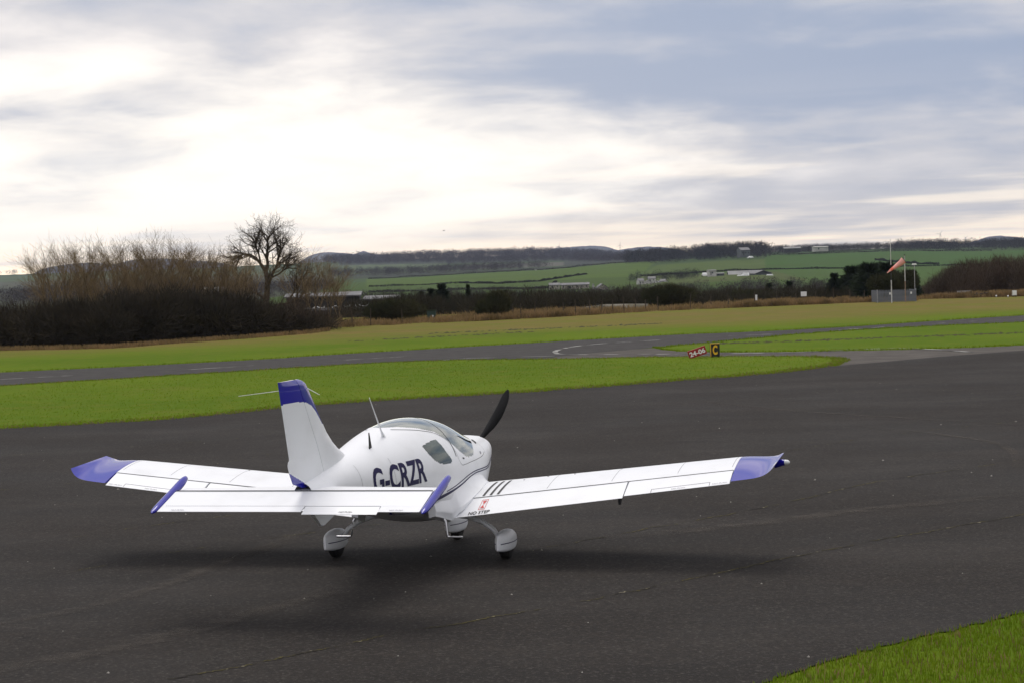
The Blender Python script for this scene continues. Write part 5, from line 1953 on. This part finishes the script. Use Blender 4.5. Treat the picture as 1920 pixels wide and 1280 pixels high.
# huddle of white cottages at the wood's foot
for k, (px, by, wp, hp, rs, lab) in enumerate([(1203, 533, 11, 6, 4, 'white cottage at the left of the village huddle'), (1216, 535, 12, 5, 3.5, 'grey-roofed cottage second from the left in the village huddle'),
                                           (1222, 528, 14, 5, 3.5, 'white cottage highest up in the village huddle'), (1230, 536, 13, 5, 3.5, 'low cottage in front in the village huddle'), (1241, 533, 11, 5, 3.5, 'cottage at the right of the village huddle')]):
    house('village_cottage', lab, px, 600 + 8 * k, by, wp, hp, 16, rs, M_RENDERW, M_SLATE, R(12 - 9 * k), 2, True, k % 2 == 1, 'cottages in the village huddle')


# parked cars by the farm, small and far
M_CARW = mat('white_car_paint', (.75, .75, .74), .3, .5)
for k, (px, by, lab) in enumerate([(1321, 519, 'tiny pale car left of the white barn'), (1388, 523, 'pale car in front of the long barn'), (1397, 522, 'white van in front of the long barn'), (1442, 522, 'white car right of the gable-ended barn'), (1407, 485, 'white car outside the hilltop house')]):
    d_ = 675 if by > 500 else 1160
    p = W(px, by, d_)
    o = empty('parked_car', tuple(p), R(90 + 30 * k))
    tag(o, lab, 'car', 'cars parked by the farms')
    h_ = 1.9 if 'van' in lab else 1.4
    MB().loft([[(x_, y_, z_) for x_, y_ in ((-2.0, -.8), (2.0, -.8), (2.0, .8), (-2.0, .8))] for z_ in (.25, .8)]).build('body', M_CARW, o)
    MB().loft([[(-1.5, -.78, .803), (1.2, -.78, .803), (1.2, .78, .803), (-1.5, .78, .803)], [(-1.2, -.62, h_), (.5, -.62, h_), (.5, .62, h_), (-1.2, .62, h_)]]).build('cabin', M_CARW, o)
    for wx in (-1.3, 1.3):
        for wy in (-.82, .82):
            MB().tube([(wx, wy - .08, .3), (wx, wy + .08, .3)], .3, 12).build('wheel', M_RUBBER if 'M_RUBBER' in globals() else M_WIN, o)

# ------------------------------------------------------------------ wind turbines
M_TURB = mat('turbine_grey', (.42, .43, .45), .5, .4)
for k, (px, basey, huby, bl, lab, rot) in enumerate([(1048, 476, 462, 7, 'wind turbine left of the long blue hill', 20), (1163, 478, 460, 8, 'wind turbine right in front of the long blue hill', 5), (1763, 462, 439, 8, 'lone wind turbine on the right skyline', 35), (1811, 458, 446, 5, 'small pale turbine on the flank of the right blue hill', 50), (1908, 456, 447, 5, 'small turbine at the right edge of the frame', 80)]):
    d_ = 2900 if k < 2 else (1900 if k == 2 else 4200)
    k_ = d_ / 3600
    p = W(px, basey, d_)
    hub = W(px, huby, d_)
    o = empty('wind_turbine', tuple(p))
    tag(o, lab, 'wind turbine', 'wind turbines on the horizon')
    H = hub[2] - p[2]
    MB().tube([(0, 0, -6), (0, 0, H)], [.75 * k_, .42 * k_], 8).build('tower', M_TURB, o)
    MB().box(-.5 * k_, .5 * k_, -.9 * k_, .9 * k_, H - .5 * k_, H + .5 * k_).build('nacelle', M_TURB, o)
    for j in range(3):
        a = R(rot + 120 * j)
        L = bl * k_
        MB().tube([(0, -1.1 * k_, H), (math.sin(a) * L * .4, -1.1 * k_, H + math.cos(a) * L * .4), (math.sin(a) * L, -1.1 * k_, H + math.cos(a) * L)], [.30 * k_, .34 * k_, .1 * k_], 6).build('blade', M_TURB, o)

# ------------------------------------------------------------------ airfield furniture
M_SGRED = mat('sign_red', (.28, .012, .012), .45, .4)
M_SGBLK = mat('sign_black', (.010, .010, .010), .45, .4)
M_SGYEL = mat('sign_yellow', (.72, .42, .015), .45, .4)
M_SGWHT = mat('sign_white', (.75, .75, .73), .45, .4)


def sign(name, label, x, y, z, wd, h, face, edge, body, colr, rz, tilt, border=None, tw=.8, th=.62, bold=.03, legs=True):
    o = empty(name, (x, y, z), rz)
    o.rotation_euler = (0, tilt, rz)
    tag(o, label, 'sign', 'taxiway signs')
    MB().box(-wd / 2, wd / 2, 0, .12, .0, h).build('cabinet', edge, o)
    MB().box(-wd / 2 + .025, wd / 2 - .025, -.012, -.001, .025, h - .025).build('panel', face, o)
    if border is not None:
        b = MB()
        e = .03
        for x0, x1, z0, z1 in ((-wd / 2, wd / 2, h - .024, h), (-wd / 2, -wd / 2 + .024, 0, h - .024)):
            b.box(x0, x1, -.016, -.0005, z0, z1)
        b.build('border', border, o)
    V2, F2 = text_mesh(body, bold)
    pts = np.c_[(V2[:, 0] - .5) * wd * tw, np.full(len(V2), -.0155), h * .5 + (V2[:, 1] - .5) * h * th]
    mesh('lettering', pts, F2, colr, o)
    if legs:
        for lx in (-wd * .35, wd * .35):
            MB().box(lx - .03, lx + .03, .03, .08, -.35, -.001).build('leg', edge, o)
    return o


g1 = G(1341, 669)
sign('taxiway_sign', 'black square sign with a yellow letter C in the grass', g1[0], g1[1], .02, .32, .45, M_SGBLK, M_SGBLK, 'C', M_SGYEL, R(2), 0, M_SGYEL, .52, .72, .045)
g2 = G(1310, 670.5)
sign('runway_sign', 'tilted red sign reading 24-06 half sunk in the grass', g2[0], g2[1], .06, .62, .27, M_SGRED, M_SGRED, '24-06', M_SGWHT, R(2), R(-17), None, .88, .62, .03, False)

# windsock and its companions
M_SOCK = mat('faded_orange_sock', (.85, .20, .13), .8, .1)
M_SOCK2 = mat('pale_pink_sock', (.78, .38, .33), .8, .1)
M_POLEW = noisy('white_pole_paint', (.62, .62, .60), (.42, .41, .40), 3, .6, .3)
M_POLEG = noisy('galvanised_pole', (.36, .36, .37), (.26, .25, .25), 4, .5, .4)
M_RUST = noisy('rusty_pole', (.30, .20, .13), (.20, .14, .10), 4, .7, .3)
dW = 126.0
kW = dW / 3600
pm = W(1672, 562, dW)
mo = empty('radio_mast', (pm[0], pm[1], 0))
tag(mo, 'tall slim mast with white upper half behind the palisade', 'mast')
tp_ = W(1668.5, 449, dW)
zt = tp_[2]
MB().tube([(0, 0, -.2), (0, 0, zt * .36)], .035, 8).build('lower_pole', M_POLEW, mo)
MB().tube([(0, 0, zt * .36), (0, 0, zt * .60)], .030, 8).build('dark_section', M_DARKSHED, mo)
MB().tube([(0, 0, zt * .60), (0, 0, zt)], [.028, .018], 8).build('upper_pole', M_POLEW, mo)
pw = W(1698, 566, dW + .6)
wp = empty('windsock', (pw[0], pw[1], 0))
tag(wp, 'limp pink and orange windsock on a pale pole', 'windsock')
ztw = W(1699, 479, dW)[2]
MB().tube([(0, 0, -.2), (0, 0, ztw * .45)], .035, 8).build('lower_pole', M_RUST, wp)
MB().tube([(0, 0, ztw * .45), (0, 0, ztw)], [.033, .028], 8).build('upper_pole', M_POLEW, wp)
MB().tube([(0, 0, ztw - .02), (0, 0, ztw + .05)], .05, 8).build('pole_cap', M_DARKSHED, wp)
a0 = W(1694, 488, dW) - np.array([pw[0], pw[1], 0])
a1 = W(1670, 507, dW) - np.array([pw[0], pw[1], 0])
ax_ = a1 - a0
Ls = np.linalg.norm(ax_)
axu = Vector(ax_ / Ls)
e1 = axu.cross(Vector((0, 1, 0))).normalized()
e2 = axu.cross(e1)


def sock(f0, f1, r0, r1, m, name, sag=.0, n=16):
    lps = []
    for f in np.linspace(f0, f1, 8):
        t_ = (f - f0) / (f1 - f0)
        r = r0 + (r1 - r0) * t_
        c_ = Vector(a0) + axu * (Ls * f) - Vector((0, 0, sag * math.sin(math.pi * f)))
        lps.append([tuple(c_ + e1 * r * (1 + .12 * math.sin(3 * t + 5 * f)) * math.cos(t) + e2 * r * math.sin(t)) for t in np.linspace(0, 2 * np.pi, n, endpoint=False)])
    return MB().loft(lps, cap=False).build(name, m, wp, True)


sock(0, .80, .215, .10, M_SOCK2, 'sock_body', .03)
sock(.80, 1.0, .10, .085, M_SOCK, 'sock_band', .0)
sock(1.0, 1.28, .07, .025, M_SOCK2, 'sock_tail', .0)
ring = [tuple(Vector(a0) + e1 * .22 * math.cos(t) + e2 * .22 * math.sin(t)) for t in np.linspace(0, 2 * np.pi, 17)]
MB().tube(ring, .015, 5).build('hoop', M_DARKSHED, wp)
MB().tube([(0, 0, ztw - .12), tuple(Vector(a0))], .018, 6).build('swivel_arm', M_DARKSHED, wp)
pl = W(1716, 568, dW + 3)
lo = empty('lamp_post', (pl[0], pl[1], 0))
tag(lo, 'thin lamp post with a small white head right of the windsock', 'lamp post')
zl = W(1716, 497, dW + 3)[2]
MB().tube([(0, 0, -.2), (0, 0, zl)], [.03, .022], 8).build('pole', M_POLEG, lo)
MB().loft([[(-.16, -.06, zl + .0), (.16, -.06, zl + .0), (.16, .06, zl + .0), (-.16, .06, zl + .0)], [(-.11, -.05, zl + .1), (.11, -.05, zl + .1), (.11, .05, zl + .1), (-.11, .05, zl + .1)]]).build('lamp_head', M_SGWHT, lo)

# palisade round their foot
pa = G(1646, 568)
pb = np.array([W(1718, 565, pa[1])[0], pa[1], 0.0])
fo = empty('palisade_fence', (pa[0], pa[1], 0), math.atan2(pb[1] - pa[1], pb[0] - pa[0]))
tag(fo, 'grey steel palisade enclosure round the mast', 'fence')
Lf = float(np.linalg.norm(pb - pa))
M_PALE = noisy('galvanised_pale', (.16, .17, .19), (.095, .105, .12), 1.2, .5, .4)
pale0 = None
def put_pale(x, y, rz):
    global pale0
    if pale0 is None:
        pale0 = MB().loft([[(-.034, -.012, 0.02), (.034, -.012, 0.02), (.022, .012, 0.02), (-.022, .012, 0.02)], [(-.034, -.012, .74), (.034, -.012, .74), (.022, .012, .74), (-.022, .012, .74)], [(-.004, -.012, .81), (.004, -.012, .81), (.004, .012, .81), (-.004, .012, .81)]]).build('pale', M_PALE, fo)
        q_ = pale0
    else:
        q_ = pale0.copy()
        COL.objects.link(q_)
        q_.parent = fo
    q_.location = (x, y, 0)
    q_.rotation_euler = (0, 0, rz)
for x in np.arange(.05, Lf, .092):
    if not (abs(x - .92) < .02 or abs(x - 1.75) < .02):
        put_pale(x, 0, 0)
for y in np.arange(.12, 2.2, .1):
    put_pale(.0, y, R(90))
    put_pale(Lf, y, R(90))
for x in np.arange(.05, Lf, .1):
    put_pale(x, 2.25, 0)
for zz in (.18, .62):
    MB().box(0, Lf, .02, .06, zz, zz + .04).build('rail', M_PALE, fo)
    MB().box(0, Lf, 2.17, 2.21, zz, zz + .04).build('rail', M_PALE, fo)
for x in (0, Lf * .36, Lf * .72, Lf):
    MB().box(x - .03, x + .03, .065, .12, 0, .86).build('post', M_POLEG, fo)
for x in (Lf * .32, Lf * .87):
    MB().box(x - .05, x + .05, -.03, -.015, .52, .66).build('notice', M_SGWHT, fo)

# fence posts along the rough edge
post0 = None
for k, px in enumerate([665, 700, 760, 968, 982, 1008, 1032, 1062, 1085, 1112, 1134, 1155, 1176, 1197, 1216, 1240, 1300, 1340, 1372, 1420, 1462, 1500, 1535, 1570, 1600, 1626]):
    base = np.interp(px, [a for a, _ in FE], [b for _, b in FE]) + .6
    x_ = (px - 960 - 4) / 3600 * base
    z_ = float(land_z(x_, base))
    hgt = .75 + .12 * math.sin(k * 1.7)
    if post0 is None:
        post0 = MB().tube([(0, 0, -.2), (.01, 0, .5), (.0, 0, 1.0)], [.034, .032, .030], 6).build('fence_post', M_WOODP)
        o = post0
    else:
        o = post0.copy()
        COL.objects.link(o)
    o.location = (x_, base, z_)
    o.scale = (1, 1, hgt + .15)
    o.rotation_euler = (R(3 * math.sin(k * 2.3)), R(4 * math.sin(k * 3.1)), k)
    tag(o, ordw[k] + ' thin wooden fence post from the left along the dry grass edge', 'fence post', 'posts along the rough field edge')

# field gate, log jump, boxes and runway lamps at the right
def gate_parts(o, L, h):
    for zz in np.linspace(.15, h, 4):
        MB().box(0, L, -.02, .02, zz - .025, zz + .025).build('bar', M_POLEG, o)
    for x in (0.0, L / 2, L):
        MB().box(x - .025, x + .025, -.024, -.021, .1, h + .03).build('upright', M_POLEG, o)
pg = G(1795, 556)
o = tag(empty('field_gate', tuple(pg), R(2)), 'grey barred field gate in the fence at the right', 'gate')
gate_parts(o, .98, .36)
for k, px in enumerate((1747, 1776, 1790, 1820)):
    p = G(px, 558)
    q_ = post0.copy()
    COL.objects.link(q_)
    q_.location = tuple(p)
    q_.scale = (1.1, 1.1, .42)
    q_.rotation_euler = (0, R(3 * k - 4), 0)
    tag(q_, ['short post left of the field gate, standing by itself', 'short post second left of the field gate', 'gate post at the left end of the field gate', 'gate post at the right end of the field gate'][k], 'fence post', 'posts by the field gate')
pj = G(1838, 558)
o = tag(empty('log_jump', tuple(pj), 0), 'low rustic log fence of crossed dark poles', 'fence')
for x in (-.35, .42):
    for sg in (-1, 1):
        MB().tube([(x - .16 * sg, 0, 0), (x + .16 * sg, .05 * sg, .36)], .03, 6).build('leg', M_WOODP, o)
MB().tube([(-.5, 0, .20), (.6, 0, .30)], .04, 7).build('log', M_WOODP, o)
MB().tube([(-.4, .05, .12), (.55, .05, .10)], .035, 7).build('log', M_WOODP, o)
pc = G(1902, 557)
o = tag(empty('meter_cabinet', tuple(pc), 0), 'pale box cabinet on short legs at the right edge', 'cabinet')
MB().box(-.14, .14, -.1, .1, .10, .44).build('box', M_POLEW, o)
MB().box(-.13, .13, -.112, -.102, .13, .42).build('door', M_SGWHT, o)
for x in (-.1, .1):
    MB().box(x - .02, x + .02, -.02, .02, -.05, .098).build('leg', M_DARKSHED, o)
for k, (px, py, lab) in enumerate([(1868, 557.5, 'small white marker lamp in the grass nearer the log fence'), (1890, 558, 'small white marker lamp in the grass beside the pale cabinet')]):
    p = G(px, py)
    o = tag(empty('marker_lamp', tuple(p), 0), lab, 'lamp', 'white marker lamps')
    MB().tube([(0, 0, -.02), (0, 0, .06)], .05, 10).build('base', M_POLEG, o)
    MB().loft([[(r * math.cos(t), r * math.sin(t), z_) for t in np.linspace(0, 6.283, 10, endpoint=False)] for r, z_ in ((.055, .06), (.06, .10), (.04, .14), (.01, .155))]).build('dome', M_SGWHT, o)
for k, (px, py, d_, w_, h_, lab) in enumerate([(1507, 551.5, 133, .20, .16, 'small white notice board right of the hedge'), (1418, 558.5, 131, .07, .20, 'narrow white marker plate in the dry grass')]):
    p = W(px, py, d_)
    o = tag(empty('notice_board', (p[0], p[1], float(land_z(p[0], p[1]))), 0), lab, 'sign')
    zc_ = p[2] - float(land_z(p[0], p[1]))
    MB().box(-w_, w_, -.02, .0, zc_ - h_, zc_ + h_).build('board', M_SGWHT, o)
    MB().box(-.025, .025, .002, .05, -.2, zc_ + h_).build('post', M_WOODP, o)
p = W(809, 590, 120)
o = tag(empty('green_cabinet', (p[0], p[1], float(land_z(p[0], p[1]))), 0), 'small dark green utility cabinet with a white label by the conifers', 'cabinet')
MB().box(-.28, .28, 0, .4, -.1, .62).build('body', mat('cabinet_green', (.02, .045, .035), .5, .4), o)
MB().box(-.32, .32, -.04, .44, .623, .67).build('lid', M_EVERG, o)
MB().box(.04, .12, -.012, -.002, .18, .36).build('label_plate', M_SGWHT, o)
# pale track bank behind the posts
line_mark('track', [tuple(at_land(a, b)) for a, b in ((1010, 134), (1060, 135), (1120, 141), (1200, 142))], .0, 0, M_STRAW, None, n=4) if False else None
bank = []
for px, y_ in ((990, 587), (1030, 584), (1070, 579), (1100, 575), (1130, 571), (1180, 570), (1215, 570)):
    bank.append(W(px, y_, 137))
V, F = [], []
for p in bank:
    zb_ = float(land_z(p[0], p[1])) - .4
    V += [(p[0], p[1] - .5, zb_), (p[0], p[1] - .12, p[2] - .04), (p[0], p[1], p[2]), (p[0], p[1] + .9, p[2] - .03), (p[0], p[1] + 1.6, zb_)]
for i in range(len(bank) - 1):
    F += [(5 * i + j, 5 * i + j + 1, 5 * i + 6 + j, 5 * i + 5 + j) for j in range(4)]
o = mesh('track', V, np.array(F), noisy('pale_stone_track', (.22, .20, .16), (.15, .14, .10), 2.0), None)
tag(o, 'pale stony track on a low bank behind the fence posts', kind='structure')

# gulls on the low shed and one bird in the sky
M_GULL = mat('gull_white', (.78, .78, .76), .8, .1)
g0 = None
for k, px in enumerate([546, 556, 566, 578, 588, 600, 607, 625, 634, 645, 652, 668, 678, 688]):
    f = (px - 542) / 172
    ridge = W(px, 583 - 9 * f + 1.0, 148.0 + .9)
    if g0 is None:
        o = empty('gull', tuple(ridge))
        lps = []
        for x_, r, z_ in ((-.22, .01, .10), (-.14, .04, .11), (0, .065, .13), (.10, .055, .16), (.15, .035, .20), (.19, .035, .235), (.23, .015, .235), (.27, .006, .23)):
            lps.append([(x_, r * math.cos(t), z_ + r * math.sin(t)) for t in np.linspace(0, 6.283, 8, endpoint=False)])
        MB().loft(lps).build('body', M_GULL, o, True)
        for y_ in (-.02, .02):
            MB().tube([(0, y_, .0), (0, y_, .09)], .006, 4).build('leg', M_SGYEL, o)
        g0 = o
    else:
        o = copy_tree(g0)
        o.location = tuple(ridge)
    o.rotation_euler = (0, 0, 1.9 * k)
    tag(o, ordw[k] + ' white gull from the left perched on the low shed ridge', 'bird', 'gulls on the shed ridge')
p = W(832, 433, 210)
o = empty('flying_bird', tuple(p), R(40))
o.scale = (.6, .6, .6)
tag(o, 'small dark bird flying alone above the hills', 'bird')
MB().loft([[(x_, r * math.cos(t), r * math.sin(t)) for t in np.linspace(0, 6.283, 8, endpoint=False)] for x_, r in ((-.16, .02), (-.05, .05), (.08, .045), (.16, .03), (.22, .006))]).build('body', M_SGBLK, o, True)
for sg in (-1, 1):
    MB().loft([[(-.05, sg * .04, 0), (.09, sg * .04, 0), (.09, sg * .04, .012), (-.05, sg * .04, .012)], [(-.02, sg * .22, .10), (.07, sg * .22, .10), (.07, sg * .22, .108), (-.02, sg * .22, .108)], [(-.06, sg * .42, .05), (-.03, sg * .42, .05), (-.03, sg * .42, .054), (-.06, sg * .42, .054)]]).build('wing', M_SGBLK, o)
# ------------------------------------------------------------------ haze
hz = MB().box(-7600, 7600, -7600, 7600, -8.5, 82).build('haze', M_WHITE)
M_HAZE = bpy.data.materials.new('thin_winter_haze')
M_HAZE.use_nodes = True
M_HAZE.node_tree.nodes.clear()
t = NT(M_HAZE.node_tree)
pv = t.put('ShaderNodeVolumePrincipled')
pv.inputs['Color'].default_value = (.50, .57, .80, 1)
pv.inputs['Density'].default_value = 7.5e-5
pv.inputs['Anisotropy'].default_value = 0.2
om = t.put('ShaderNodeOutputMaterial')
t.link(pv.outputs[0], om.inputs['Volume'])
hz.data.materials.clear()
hz.data.materials.append(M_HAZE)
tag(hz, 'thin pale winter haze over the valley', kind='stuff')
